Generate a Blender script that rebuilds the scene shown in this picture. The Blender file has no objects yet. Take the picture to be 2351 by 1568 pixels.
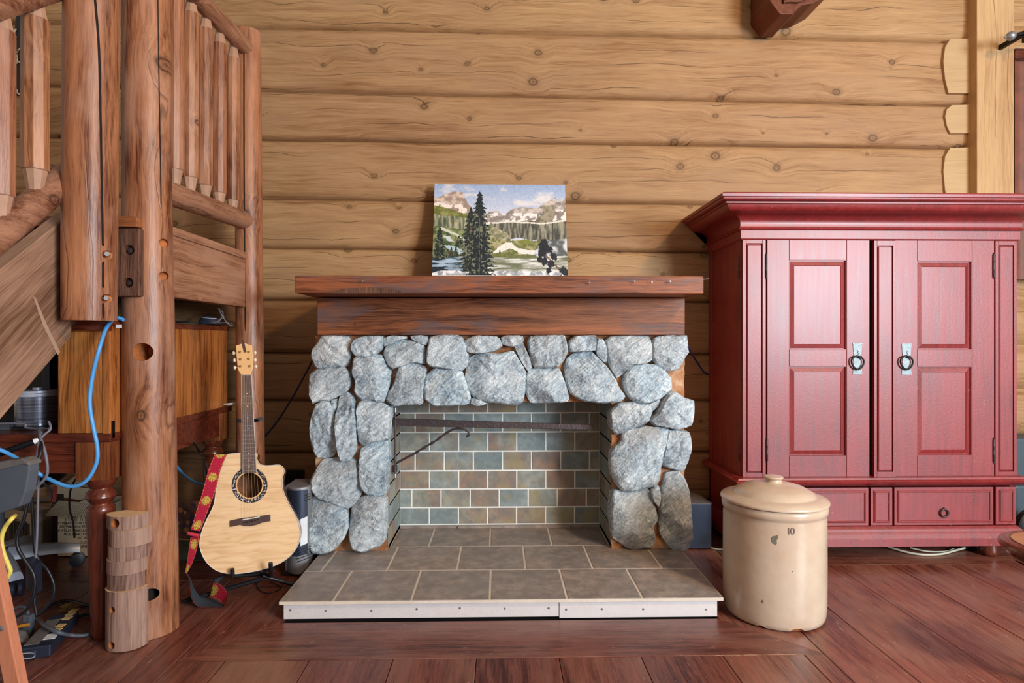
import bpy, bmesh, math, random
import numpy as np
from mathutils import Vector, Matrix, noise as mnoise
random.seed(7)
PI = math.pi
D = bpy.data
SC = bpy.context.scene
COL = SC.collection

# ------------------------------------------------------------------ camera, world, lights, exposure
F = 1377.0; CXP, CYP = 1175.5, 784.0
CAMH = 1.09
YAW = math.radians(1.25)
cam_d = D.cameras.new('camera'); cam = D.objects.new('camera', cam_d); COL.objects.link(cam)
cam_d.sensor_width = 36.0; cam_d.lens = F * 36.0 / 2351.0
cam.location = (0, 0, CAMH); cam.rotation_euler = (PI / 2, 0, -YAW)
cam_d.clip_start = 0.02
SC.camera = cam
SC.view_settings.view_transform = 'Standard'
SC.view_settings.look = 'None'
SC.view_settings.exposure = -0.32
SC.view_settings.gamma = 1.0
SC.view_settings.use_curve_mapping = False
W = D.worlds.new('world'); SC.world = W; W.use_nodes = True
_bg = W.node_tree.nodes['Background']
_bg.inputs[0].default_value = (1.0, 0.83, 0.68, 1); _bg.inputs[1].default_value = 0.52

def area_light(name, loc, target, sx, sy, power, col):
    l = D.lights.new(name, 'AREA'); l.shape = 'RECTANGLE'; l.size = sx; l.size_y = sy
    l.energy = power; l.color = col
    o = D.objects.new(name, l); COL.objects.link(o); o.location = loc
    o.rotation_euler = (Vector(target) - Vector(loc)).to_track_quat('-Z', 'Y').to_euler()
    return o
area_light('window_daylight', (4.2, -2.1, 1.78), (0.0, 3.2, .95), 1.7, 1.5, 500, (0.80, 0.91, 1.0))
area_light('window_daylight_high', (4.4, -2.4, 2.9), (0.9, 3.0, 1.2), 3.8, 1.0, 60, (0.88, 0.94, 1.0))
area_light('warm_ceiling_lamp', (2.3, -.2, 3.2), (0.9, 3.0, 1.2), .32, .32, 84, (1.0, 0.64, 0.34))

# ------------------------------------------------------------------ pixel rays (2351x1568) -> real positions
_fw = Vector((math.sin(YAW), math.cos(YAW), 0)); _rt = Vector((math.cos(YAW), -math.sin(YAW), 0))
def ray(px, py):
    return _rt * ((px - CXP) / F) + _fw + Vector((0, 0, (CYP - py) / F))
C0 = Vector((0, 0, CAMH))
def U(px, py, Y):
    d = ray(px, py); return C0 + d * (Y / d.y)
def UX(px, py, X):
    d = ray(px, py); return C0 + d * (X / d.x)
def UZ(px, py, z=0.0):
    d = ray(px, py); return C0 + d * ((z - CAMH) / d.z)
def UP(px, py, p0, n):
    d = ray(px, py); return C0 + d * ((Vector(p0) - C0).dot(n) / d.dot(n))
def zy(py, Y): return CAMH + (CYP - py) / F * Y
def xp(px, Y): return U(px, CYP, Y).x

# ------------------------------------------------------------------ object helpers
WP = {}
def _place(o, parent, loc):
    COL.objects.link(o)
    b = Vector((0, 0, 0))
    if parent is not None:
        o.parent = parent; b = WP[parent.name]
    o.location = Vector(loc) - b
    WP[o.name] = Vector(loc)
    return o
def tag(o, label=None, cat=None, group=None, kind=None):
    if label: o['label'] = label
    if cat: o['category'] = cat
    if group: o['group'] = group
    if kind: o['kind'] = kind
    return o
def thing(name, label, cat, loc=(0, 0, 0), group=None, parent=None):
    o = D.objects.new(name, None); o.empty_display_size = 0.05
    _place(o, parent, loc)
    return tag(o, label, cat, group)
def node(name, parent, loc=None):
    o = D.objects.new(name, None); o.empty_display_size = 0.03
    return _place(o, parent, WP[parent.name] if loc is None else loc)

class MB:
    def __init__(s): s.v = []; s.f = []; s.c = []; s.m = []
    def add(s, vs, fs, mi=0):
        b = len(s.v); s.v += [tuple(v) for v in vs]
        s.f += [tuple(i + b for i in f) for f in fs]; s.m += [mi] * len(fs); return s
    def box(s, x0, x1, y0, y1, z0, z1, mi=0):
        vs = [(x, y, z) for z in (z0, z1) for y in (y0, y1) for x in (x0, x1)]
        return s.add(vs, [(0, 2, 3, 1), (4, 5, 7, 6), (0, 1, 5, 4), (2, 6, 7, 3), (0, 4, 6, 2), (1, 3, 7, 5)], mi)
    def hexa(s, p, mi=0):   # 8 points: bottom 4 ccw, top 4 ccw
        return s.add(p, [(3, 2, 1, 0), (4, 5, 6, 7), (0, 1, 5, 4), (1, 2, 6, 5), (2, 3, 7, 6), (3, 0, 4, 7)], mi)
    def prism(s, poly, off, mi=0):   # poly of 3d points, extruded by vector off
        n = len(poly); off = Vector(off)
        vs = [Vector(p) for p in poly] + [Vector(p) + off for p in poly]
        fs = [tuple(range(n))[::-1], tuple(range(n, 2 * n))] + [(i, (i + 1) % n, n + (i + 1) % n, n + i) for i in range(n)]
        return s.add(vs, fs, mi)
    def tube(s, path, r, n=8, cap=True, mi=0, smooth=0):
        P = [Vector(p) for p in path]
        if smooth: P = crom(P, smooth)
        k = len(P); R = r if isinstance(r, (list, tuple)) else [r] * k
        if len(R) != k: R = list(np.interp(np.linspace(0, 1, k), np.linspace(0, 1, len(R)), R))
        T = [(P[min(i + 1, k - 1)] - P[max(i - 1, 0)]).normalized() for i in range(k)]
        a = Vector((0, 0, 1)) if abs(T[0].z) < .9 else Vector((1, 0, 0))
        u = T[0].cross(a).normalized(); vs = []
        for i in range(k):
            u = (u - T[i] * u.dot(T[i])).normalized(); w = T[i].cross(u)
            for j in range(n):
                t = 2 * PI * j / n; vs.append(P[i] + (u * math.cos(t) + w * math.sin(t)) * R[i])
        fs = [(i * n + j, i * n + (j + 1) % n, (i + 1) * n + (j + 1) % n, (i + 1) * n + j) for i in range(k - 1) for j in range(n)]
        if cap: fs += [tuple(range(n))[::-1], tuple(range((k - 1) * n, k * n))]
        return s.add(vs, fs, mi)
    def lathe(s, prof, c=(0, 0, 0), n=32, mi=0, axis='Z', sy=1.0):   # prof: (r, h)
        vs = []
        for r, h in prof:
            for j in range(n):
                t = 2 * PI * j / n; a, b = r * math.cos(t), r * math.sin(t) * sy
                vs.append({'Z': (c[0] + a, c[1] + b, c[2] + h), 'Y': (c[0] + a, c[1] + h, c[2] + b), 'X': (c[0] + h, c[1] + a, c[2] + b)}[axis])
        k = len(prof)
        fs = [(i * n + j, i * n + (j + 1) % n, (i + 1) * n + (j + 1) % n, (i + 1) * n + j) for i in range(k - 1) for j in range(n)]
        fs += [tuple(range(n))[::-1], tuple(range((k - 1) * n, k * n))]
        return s.add(vs, fs, mi)
    def ball(s, c, r, n=16, m=10, mi=0, sc=(1, 1, 1)):
        prof = [(max(1e-4, r * math.sin(PI * i / m)), -r * math.cos(PI * i / m)) for i in range(m + 1)]
        b = len(s.v); s.lathe(prof, (0, 0, 0), n, mi)
        for i in range(b, len(s.v)):
            v = s.v[i]; s.v[i] = (c[0] + v[0] * sc[0], c[1] + v[1] * sc[1], c[2] + v[2] * sc[2])
        return s
    def grid(s, fn, nu, nv, mi=0, closed_u=False):   # fn(u,v)->point
        vs = [fn(i / nu, j / nv) for j in range(nv + 1) for i in range(nu + 1)]
        w = nu + 1
        return s.add(vs, [(j * w + i, j * w + i + 1, (j + 1) * w + i + 1, (j + 1) * w + i) for j in range(nv) for i in range(nu)], mi)
    def mesh(s, name, mats, smooth=None, fix=True):
        me = D.meshes.new(name); me.from_pydata(s.v, [], s.f)
        for m in (mats if isinstance(mats, (list, tuple)) else [mats]): me.materials.append(m)
        if any(s.m): me.polygons.foreach_set('material_index', s.m)
        if fix:
            bm = bmesh.new(); bm.from_mesh(me); bmesh.ops.recalc_face_normals(bm, faces=bm.faces); bm.to_mesh(me); bm.free()
        if smooth is not None:
            me.polygons.foreach_set('use_smooth', [True] * len(me.polygons))
            if smooth < 180: me.set_sharp_from_angle(angle=math.radians(smooth))
        me.update(); return me
    def build(s, name, mats, parent=None, smooth=None, bev=0, loc=(0, 0, 0), seg=2, fix=True):
        return put(name, s.mesh(name, mats, smooth, fix), parent, loc, bev, seg)
def put(name, me, parent=None, loc=(0, 0, 0), bev=0, seg=2):
    o = D.objects.new(name, me); _place(o, parent, loc)
    if bev:
        b = o.modifiers.new('bevel', 'BEVEL'); b.width = bev; b.segments = seg; b.limit_method = 'ANGLE'; b.angle_limit = math.radians(40)
    return o
def crom(P, sub=6):
    P = [Vector(p) for p in P]; out = []
    for i in range(len(P) - 1):
        a, b, c, d = P[max(i - 1, 0)], P[i], P[i + 1], P[min(i + 2, len(P) - 1)]
        for k in range(sub):
            t = k / sub
            out.append(0.5 * ((2 * b) + (c - a) * t + (2 * a - 5 * b + 4 * c - d) * t * t + (3 * b - a - 3 * c + d) * t ** 3))
    return out + [P[-1]]
def frame_mat(ex, ey, ez, o):
    return Matrix(((ex[0], ey[0], ez[0], o[0]), (ex[1], ey[1], ez[1], o[1]), (ex[2], ey[2], ez[2], o[2]), (0, 0, 0, 1)))

# ------------------------------------------------------------------ materials
class NT:
    def __init__(s, name):
        s.mat = D.materials.new(name); s.mat.use_nodes = True; s.t = s.mat.node_tree
        s.out = s.t.nodes['Material Output']; s.b = s.t.nodes['Principled BSDF']
    def n(s, typ, ins=None, **kw):
        nd = s.t.nodes.new('ShaderNode' + typ)
        for k, v in kw.items(): setattr(nd, k, v)
        for k, v in (ins or {}).items(): s.set(nd.inputs[k], v)
        return nd
    def set(s, sock, v):
        if isinstance(v, bpy.types.NodeSocket): s.t.links.new(v, sock)
        elif isinstance(v, tuple) and len(v) == 3 and sock.type == 'RGBA': sock.default_value = (*v, 1)
        else: sock.default_value = v
    def P(s, **kw):
        for k, v in kw.items(): s.set(s.b.inputs[k.replace('_', ' ')], v)
    def math(s, op, a, b=0.0, c=0.0, clamp=False):
        nd = s.n('Math', operation=op, use_clamp=clamp); s.set(nd.inputs[0], a); s.set(nd.inputs[1], b); s.set(nd.inputs[2], c); return nd.outputs[0]
    def vm(s, op, a, b=(0, 0, 0)):
        nd = s.n('VectorMath', operation=op); s.set(nd.inputs[0], a); s.set(nd.inputs[1], b); return nd.outputs[0]
    def ramp(s, f, stops, interp='LINEAR'):
        nd = s.n('ValToRGB'); r = nd.color_ramp; r.interpolation = interp
        while len(r.elements) < len(stops): r.elements.new(0.5)
        for e, (p, c) in zip(r.elements, stops):
            e.position = p; e.color = (*c, 1) if isinstance(c, tuple) else (c, c, c, 1)
        s.set(nd.inputs[0], f); return nd.outputs[0]
    def mix(s, f, a, b, mode='MIX'):
        nd = s.n('Mix', data_type='RGBA', blend_type=mode)
        s.set(nd.inputs[0], f); s.set(nd.inputs[6], a); s.set(nd.inputs[7], b); return nd.outputs[2]
    def noise(s, vec, scale, detail=3, rough=.55, dist=0.0):
        nd = s.n('TexNoise', {'Vector': vec, 'Scale': scale, 'Detail': detail, 'Roughness': rough, 'Distortion': dist}); return nd.outputs[0]
    def obj(s, offs=True):
        v = s.n('TexCoord').outputs['Object']
        if offs:
            r = s.n('ObjectInfo').outputs['Random']; s.rnd = r
            o = s.n('CombineXYZ', {'X': s.math('MULTIPLY', r, 37.0), 'Y': s.math('MULTIPLY', r, 91.0), 'Z': s.math('MULTIPLY', r, 53.0)}).outputs[0]
            v = s.vm('ADD', v, o)
        return v
    def bump(s, h, strength=.3, dist=.01, normal=None):
        ins = {'Height': h, 'Strength': strength, 'Distance': dist}
        if normal is not None: ins['Normal'] = normal
        return s.n('Bump', ins).outputs[0]
def lin(r, g, b):
    f = lambda c: (c / 255 / 12.92) if c <= 10.3 else ((c / 255 + .055) / 1.055) ** 2.4
    return (f(r), f(g), f(b))

def wood(name, dark, light, axis='X', rough=.55, grain=1.0, knots=0.0, cracks=0.5, tint=.15, bump=.25, blot=None, blotk=.55, coat=0.0, spec=.4, fine=1.0, dings=0.0, warp=.35, big=1.0, across=14.0):
    """procedural timber: streaks along one axis, annual-ring flecks, round knots and long drying cracks"""
    m = NT(name); v = m.obj()
    if axis == 'S':
        v = m.n('Mapping', {'Vector': v, 'Rotation': (-math.radians(39), 0, 0)}).outputs[0]; axis = 'Y'
    sep = m.n('SeparateXYZ', {'Vector': v}); X_, Y_, Z_ = sep.outputs
    # a = along the grain, b / c = across it
    A, B, Cc = {'X': (X_, Z_, Y_), 'Y': (Y_, Z_, X_), 'Z': (Z_, X_, Y_)}[axis]
    q = lambda ka, kb, kc=None: m.n('CombineXYZ', {'X': m.math('MULTIPLY', A, ka), 'Y': m.math('MULTIPLY', B, kb), 'Z': m.math('MULTIPLY', Cc, kc or kb)}).outputs[0]
    iso = q(1, 1)
    if knots:
        vo = m.n('TexVoronoi', {'Vector': q(1, 1.3), 'Scale': 3.6 * knots}, feature='F1', voronoi_dimensions='2D')
        wob = m.math('MULTIPLY', m.math('SUBTRACT', m.noise(q(1, 1), 26, 2), .5), .05)
        kd = m.math('ADD', vo.outputs['Distance'], wob)
        cs_ = m.n('SeparateColor', {'Color': vo.outputs['Color']}).outputs
        kd = m.math('DIVIDE', kd, m.math('ADD', m.math('MULTIPLY', cs_[1], 1.3), .45))
        gate = m.math('GREATER_THAN', m.n('SeparateColor', {'Color': vo.outputs['Color']}).outputs[0], .5)
        kdark = m.math('MULTIPLY', m.ramp(kd, [(0.0, .75), (.022, .35), (.036, .5), (.045, 1.0), (.056, .5), (.075, .18), (.13, 0.0)]), gate)
        push = m.math('MULTIPLY', m.math('MULTIPLY', m.ramp(kd, [(0.0, 1.0), (.12, .45), (.3, 0.0)]), gate), .05)
        B = m.math('ADD', B, push)
    wa = m.math('MULTIPLY', m.math('SUBTRACT', m.noise(q(1.1, 3.5), 1.5, 2), .5), warp * .22)
    wb = m.math('MULTIPLY', m.math('SUBTRACT', m.noise(q(5, 16), 1.3, 2), .5), warp * .035)
    B = m.math('ADD', B, m.math('ADD', wa, wb))
    n1 = m.noise(q(1.3, across * 1.6), 2.0 * fine, 4, .6)
    n2 = m.noise(q(3.0, across * 7), 2.0 * fine, 3, .6)
    n3 = m.noise(q(9, across * 22), 2.0, 2, .6)
    bg = m.noise(q(.9, 2.6), 1.7, 3, .5)
    f = m.math('ADD', m.math('MULTIPLY', m.math('SUBTRACT', n1, .5), 1.25 * grain), .5)
    f = m.math('ADD', f, m.math('MULTIPLY', m.math('SUBTRACT', n2, .5), .95 * grain))
    f = m.math('ADD', f, m.math('MULTIPLY', m.math('SUBTRACT', n3, .5), .45 * grain))
    f = m.math('ADD', f, m.math('MULTIPLY', m.math('SUBTRACT', bg, .5), .9 * big), clamp=True)
    mid = tuple((a_ * .45 + b_ * .55) for a_, b_ in zip(dark, light))
    c = m.ramp(f, [(0.02, tuple(x * .7 for x in dark)), (.2, dark), (.5, mid), (.88, light)])
    if blot:
        bl = m.ramp(m.noise(q(1.2, 3.4), 2.1, 4, .6), [(.50, 0.0), (.66, 1.0)])
        c = m.mix(m.math('MULTIPLY', bl, blotk), c, blot)
    h = m.math('MULTIPLY', f, .6)
    if cracks:
        row = m.math('ADD', m.math('MULTIPLY', B, 13.0), m.math('MULTIPLY', m.noise(q(.25, 2.4), 2.0, 1), 1.6))
        row = m.math('ADD', row, m.math('MULTIPLY', m.noise(q(1.6, 1.0), 2.0, 3, .5), .45))
        fr = m.math('ABSOLUTE', m.math('SUBTRACT', m.math('FRACT', row), .5))
        gt_ = m.ramp(m.noise(q(.9, 6.0), 1.9, 2), [(.47, 0.0), (.58, 1.0)])
        ln = m.math('MULTIPLY', m.math('MULTIPLY', m.ramp(fr, [(0.0, 1.0), (.010, .9), (.030, 0.0)]), gt_), cracks)
        c = m.mix(m.math('MULTIPLY', ln, .85), c, tuple(x * .18 for x in dark))
        h = m.math('SUBTRACT', h, ln)
    if knots:
        c = m.mix(m.math('MULTIPLY', kdark, .95), c, tuple(x * .32 for x in dark))
    if dings:
        dn = m.ramp(m.noise(q(26, 70), 1.0, 3, .7), [(.66, 0.0), (.70, 1.0)])
        c = m.mix(m.math('MULTIPLY', dn, dings), c, lin(176, 146, 130))
        du = m.ramp(m.noise(q(2, 3), 1.2, 3, .6), [(.52, 0.0), (.75, 1.0)])
        c = m.mix(m.math('MULTIPLY', du, dings * .8), c, lin(150, 116, 104))
    if tint:
        c = m.n('HueSaturation', {'Hue': m.math('ADD', m.math('MULTIPLY', m.math('SUBTRACT', m.rnd, .5), .008), .5), 'Saturation': 1.0,
                'Value': m.math('ADD', m.math('MULTIPLY', m.math('SUBTRACT', m.rnd, .5), tint * 2), 1.0), 'Fac': 1.0, 'Color': c}).outputs[0]
    rr = m.math('ADD', m.math('MULTIPLY', m.math('SUBTRACT', n1, .5), .25), rough)
    m.P(Base_Color=c, Roughness=rr, Specular_IOR_Level=spec, Normal=m.bump(h, bump, .006))
    if coat: m.P(Coat_Weight=coat, Coat_Roughness=.22)
    return m.mat

def plain(name, col, rough=.5, metal=0.0, var=.12, scale=8.0, bump=0.0, bscale=60.0, spec=.5, coat=0.0, tint=0.0, sheen=0.0):
    m = NT(name); v = m.obj()
    n = m.noise(v, scale, 4, .6)
    c = m.ramp(n, [(.25, tuple(x * (1 - var) for x in col)), (.75, tuple(min(1, x * (1 + var)) for x in col))])
    if tint:
        c = m.n('HueSaturation', {'Hue': .5, 'Saturation': 1.0, 'Value': m.math('ADD', m.math('MULTIPLY', m.math('SUBTRACT', m.rnd, .5), tint * 2), 1.0), 'Fac': 1.0, 'Color': c}).outputs[0]
    m.P(Base_Color=c, Roughness=rough, Metallic=metal, Specular_IOR_Level=spec)
    if coat: m.P(Coat_Weight=coat, Coat_Roughness=.15)
    if bump: m.P(Normal=m.bump(m.noise(v, bscale, 4, .6), bump, .004))
    return m.mat
def painted(name, rough=.6, spec=.3):   # flat print: colours stored per vertex
    m = NT(name); a = m.n('VertexColor'); a.layer_name = 'Col'
    v = m.obj(False)
    m.P(Base_Color=a.outputs[0], Roughness=rough, Specular_IOR_Level=spec, Normal=m.bump(m.noise(v, 260, 3), .12, .002)); return m.mat

M = {}
M['log'] = wood('pale_log_wood', lin(136, 97, 62), lin(184, 147, 106), 'X', rough=.62, grain=.75, knots=.95, cracks=.9, tint=.05, bump=.25, spec=.25, blot=lin(160, 126, 94), big=.7)
M['notch'] = wood('sawn_log_face', lin(172, 140, 100), lin(192, 164, 124), 'X', rough=.7, grain=.5, cracks=.4, tint=.03, bump=.15, spec=.2)
M['post_pale'] = wood('pale_post_wood', lin(158, 118, 80), lin(194, 158, 116), 'Z', rough=.6, grain=.7, cracks=.8, tint=.04, spec=.25)
M['stairZ'] = wood('stained_log_upright', lin(90, 40, 19), lin(184, 124, 86), 'Z', rough=.42, grain=.85, knots=.7, cracks=.6, tint=.05, bump=.25, blot=lin(184, 138, 114), spec=.5, across=9, big=1.5)
M['stairX'] = wood('stained_log_cross', lin(112, 58, 32), lin(186, 130, 94), 'X', rough=.5, grain=.9, cracks=.5, tint=.06, bump=.3, spec=.4)
M['stairY'] = wood('stained_log_run', lin(108, 62, 40), lin(178, 130, 100), 'Y', rough=.46, grain=.9, knots=.7, cracks=.6, tint=.06, bump=.3, blot=lin(176, 132, 108), spec=.4)
M['stringer'] = wood('sanded_stringer_plank', lin(112, 78, 58), lin(172, 134, 110), 'S', rough=.55, grain=1.0, cracks=.45, tint=.02, bump=.2, spec=.35)
M['tenon'] = plain('scraped_tenon_wood', lin(176, 136, 110), .6, var=.18, scale=14, bump=.2)
M['rough_beam'] = wood('rough_sawn_beam', lin(70, 42, 30), lin(128, 88, 66), 'Z', rough=.75, grain=1.2, cracks=0, tint=.03, bump=.6, fine=2.2)
M['floor'] = wood('red_floor_plank', lin(78, 35, 28), lin(142, 84, 68), 'X', rough=.28, grain=1.0, cracks=.25, tint=.16, bump=.16, blot=lin(142, 98, 82), spec=.55, dings=.5)
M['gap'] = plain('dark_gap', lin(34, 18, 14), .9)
M['mantel'] = wood('mantel_timber', lin(84, 44, 25), lin(164, 98, 60), 'X', rough=.45, grain=1.1, cracks=.2, tint=.04, bump=.3, blot=lin(96, 84, 86), blotk=.85, spec=.4)
M['desk'] = wood('varnished_walnut', lin(112, 56, 22), lin(200, 128, 64), 'Z', rough=.34, grain=1.1, cracks=0, tint=.12, bump=.08, spec=.5)
M['block'] = wood('red_brown_leg_block', lin(84, 38, 22), lin(150, 86, 50), 'Z', rough=.34, grain=1.0, cracks=0, tint=.02, bump=.06)
M['mahog'] = wood('dark_mahogany', lin(66, 24, 14), lin(124, 58, 36), 'X', rough=.26, grain=.9, cracks=0, tint=.05, bump=.06, spec=.55, coat=.3)
M['mahogZ'] = wood('dark_mahogany_turned', lin(62, 24, 16), lin(122, 58, 38), 'Z', rough=.26, grain=.9, cracks=0, tint=.05, bump=.05, spec=.55, coat=.3)
M['offcut'] = wood('raw_log_offcut', lin(100, 72, 64), lin(174, 140, 124), 'Z', rough=.7, grain=.9, cracks=.5, tint=.1, bump=.3, spec=.25)
M['sawn_end'] = plain('sawn_end_grain', lin(222, 186, 142), .75, var=.12, scale=18, bump=.15)
M['rot'] = plain('orange_rot_hollow', lin(176, 104, 52), .8, var=.35, scale=40, bump=.4)
M['corbel'] = wood('dark_red_beam', lin(66, 28, 18), lin(122, 66, 42), 'Y', rough=.5, grain=.8, cracks=0, tint=0, spec=.3)
M['orange'] = wood('orange_painted_wood', lin(176, 104, 74), lin(206, 136, 104), 'Z', rough=.5, grain=.5, cracks=.1, tint=0, spec=.35)

def m_armoire():
    m = NT('red_distressed_paint'); v = m.obj()
    g = m.noise(m.vm('MULTIPLY', v, (30, 30, 2)), 1.6, 4, .6)
    b = m.noise(v, 3.0, 3)
    f = m.math('ADD', m.math('MULTIPLY', g, .6), m.math('MULTIPLY', b, .4))
    c = m.ramp(f, [(.3, lin(98, 11, 12)), (.5, lin(132, 20, 22)), (.7, lin(152, 33, 34))])
    d = m.ramp(m.noise(m.vm('MULTIPLY', v, (1, 1, .6)), 75, 2, .6), [(.70, 0.0), (.73, 1.0)])
    c = m.mix(m.math('MULTIPLY', d, .7), c, lin(70, 50, 52))
    e = m.ramp(m.noise(m.vm('MULTIPLY', v, (1, 1, .5)), 42, 3, .7), [(.70, 0.0), (.735, 1.0)])
    c = m.mix(m.math('MULTIPLY', e, .5), c, lin(206, 150, 120))
    m.P(Base_Color=c, Roughness=m.math('ADD', m.math('MULTIPLY', g,   .16), .42), Specular_IOR_Level=.85,
        Normal=m.bump(m.math('ADD', m.noise(v, 120, 3), m.math('MULTIPLY', g, .8)), .16, .004), Coat_Weight=.32, Coat_Roughness=.3)
    return m.mat
M['armoire'] = m_armoire()
def m_stone():
    m = NT('grey_blue_fieldstone'); v = m.obj()
    mp = m.n('Mapping', {'Vector': v, 'Rotation': (0.3, .7, 0.2)}).outputs[0]
    n1 = m.noise(v, 7, 5, .65); n2 = m.noise(m.vm('MULTIPLY', mp, (2, 1, 9)), 9, 4, .7, .6)
    n3 = m.noise(v, 90, 3, .7)
    f = m.math('ADD', m.math('ADD', m.math('MULTIPLY', n1, .45), m.math('MULTIPLY', n2, .4)), m.math('MULTIPLY', n3, .35))
    c = m.ramp(f, [(.40, lin(66, 76, 86)), (.51, lin(144, 160, 172)), (.61, lin(186, 200, 208)), (.72, lin(230, 236, 238))])
    st = m.ramp(m.noise(v, 3.2, 4, .6), [(.56, 0.0), (.72, 1.0)])
    c = m.mix(m.math('MULTIPLY', st, .5), c, lin(148, 126, 104))
    c = m.n('HueSaturation', {'Hue': .5, 'Saturation': m.math('ADD', m.math('MULTIPLY', m.rnd, .5), .7), 'Value': m.math('ADD', m.math('MULTIPLY', m.rnd, .2), .92), 'Fac': 1.0, 'Color': c}).outputs[0]
    h = m.math('ADD', m.math('MULTIPLY', n2, .9), m.math('MULTIPLY', m.noise(v, 35, 5, .7), .8))
    m.P(Base_Color=c, Roughness=.72, Specular_IOR_Level=.35, Normal=m.bump(h, .75, .02)); return m.mat
M['stone'] = m_stone()
def m_mortar():
    m = NT('sandy_orange_mortar'); v = m.obj(False)
    c = m.ramp(m.noise(v, 9, 4, .6), [(.3, lin(128, 78, 46)), (.5, lin(180, 124, 84)), (.68, lin(214, 178, 146))])
    m.P(Base_Color=c, Roughness=.9, Specular_IOR_Level=.2, Normal=m.bump(m.noise(v, 80, 5, .7), .7, .01)); return m.mat
M['mortar'] = m_mortar()
def m_slate(name, stops, rough, hue, sat=1.0, patch=None):
    m = NT(name); v = m.obj()
    n = m.noise(v, 5, 5, .62, .4)
    c1 = m.ramp(m.math('ADD', m.math('MULTIPLY', m.math('SUBTRACT', m.rnd, .5), hue), n), stops)
    n2 = m.noise(v, 16, 5, .7)
    c = m.mix(m.ramp(n2, [(.42, .55), (.62, 0.0)]), c1, tuple(x * .6 for x in stops[0][1]))
    if patch:
        c = m.mix(m.ramp(m.noise(m.vm('ADD', v, (9, 3, 5)), 6, 3, .6), [(.53, 0.0), (.66, .65)]), c, patch)
    m.P(Base_Color=c, Roughness=rough, Specular_IOR_Level=.4, Normal=m.bump(m.math('ADD', n, n2), .3, .006)); return m.mat
M['fire_tile'] = m_slate('slate_firebox_tile', [(.2, lin(132, 144, 144)), (.45, lin(158, 168, 166)), (.58, lin(164, 158, 142)), (.72, lin(156, 130, 112))], .5, .55, patch=lin(160, 146, 104))
M['hearth_tile'] = m_slate('grey_brown_hearth_tile', [(.28, lin(138, 128, 122)), (.5, lin(163, 149, 140)), (.74, lin(178, 156, 140))], .42, .15, patch=lin(138, 132, 126))
M['grout'] = plain('pale_grout', lin(236, 236, 230), .85, var=.08, bump=.3)
M['hgrout'] = plain('tan_grout', lin(216, 202, 186), .85, var=.12, bump=.3)
M['board'] = plain('cement_backer_board', lin(214, 206, 204), .85, var=.05, scale=30, bump=.25, bscale=200)
M['crock'] = None
def m_crock():
    m = NT('cream_stoneware_glaze'); v = m.obj()
    n = m.noise(v, 5, 4, .6)
    c = m.ramp(n, [(.3, lin(192, 166, 142)), (.7, lin(210, 192, 170))])
    sp = m.ramp(m.noise(v, 110, 2), [(.72, 0.0), (.75, 1.0)])
    c = m.mix(m.math('MULTIPLY', sp, .4), c, lin(150, 120, 92))
    m.P(Base_Color=c, Roughness=.3, Specular_IOR_Level=.45, Coat_Weight=.3, Coat_Roughness=.12, Normal=m.bump(m.noise(v, 22, 3), .1, .01)); return m.mat
M['crock'] = m_crock()
M['crock_mark'] = plain('grey_glaze_mark', lin(116, 110, 100), .5, var=.2, scale=60)
M['ink'] = plain('grey_stamp_ink', lin(128, 118, 110), .6)
M['iron'] = plain('hammered_iron', lin(78, 66, 68), .5, metal=.5, var=.2, scale=40, bump=.7, bscale=90)
M['black_iron'] = plain('blackened_iron', lin(26, 24, 26), .38, metal=.6, bump=.1)
M['steel'] = plain('bright_steel', lin(200, 200, 204), .25, metal=.9, var=.05)
M['grey_metal'] = plain('worn_grey_metal', lin(150, 152, 156), .4, metal=.7)
M['brass'] = plain('brass', lin(190, 160, 96), .3, metal=.9)
M['plate'] = plain('pewter_plate', lin(142, 156, 160), .5, metal=.35, var=.15, scale=60, bump=.4, bscale=140)
M['black'] = plain('black_plastic', lin(24, 26, 32), .42, var=.2)
M['blackgloss'] = plain('glossy_black_plastic', lin(18, 20, 26), .25)
M['navy'] = plain('blue_black_plastic', lin(36, 42, 58), .4, var=.2)
M['dgrey'] = plain('dark_grey_plastic', lin(82, 88, 98), .5, var=.1)
M['dusty'] = plain('dusty_grey_plastic', lin(104, 98, 96), .7, var=.25, scale=30)
M['silver'] = plain('silver_plastic', lin(180, 186, 200), .32, metal=.2)
M['white'] = plain('white_plastic', lin(226, 228, 232), .4)
M['bluecable'] = plain('blue_cable_jacket', lin(84, 160, 226), .4)
M['darkblue'] = plain('dark_blue_cable_jacket', lin(46, 50, 92), .4)
M['greycable'] = plain('grey_cable_jacket', lin(112, 110, 122), .45)
M['yellowcable'] = plain('yellow_cable_jacket', lin(226, 204, 96), .45)
M['orangecable'] = plain('orange_cable_jacket', lin(200, 130, 40), .45)
M['socket'] = plain('cream_socket', lin(208, 172, 116), .5)
M['card'] = plain('brown_cardboard', lin(192, 174, 148), .85, var=.08, scale=5)
M['text_ink'] = plain('black_print_ink', lin(58, 48, 42), .7)
M['red_plastic'] = plain('pinkish_red_plastic', lin(212, 92, 92), .5)
M['straw'] = plain('dry_straw', lin(150, 118, 70), .9, var=.35, scale=60)
M['art'] = painted('printed_colour_surface', .55, .3)
M['strap'] = painted('woven_strap_face', .8, .15)
M['strap_back'] = plain('dark_suede_backing', lin(50, 56, 66), .9, var=.2, scale=60)
M['canvas'] = plain('white_canvas_edge', lin(222, 216, 208), .8)
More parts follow.
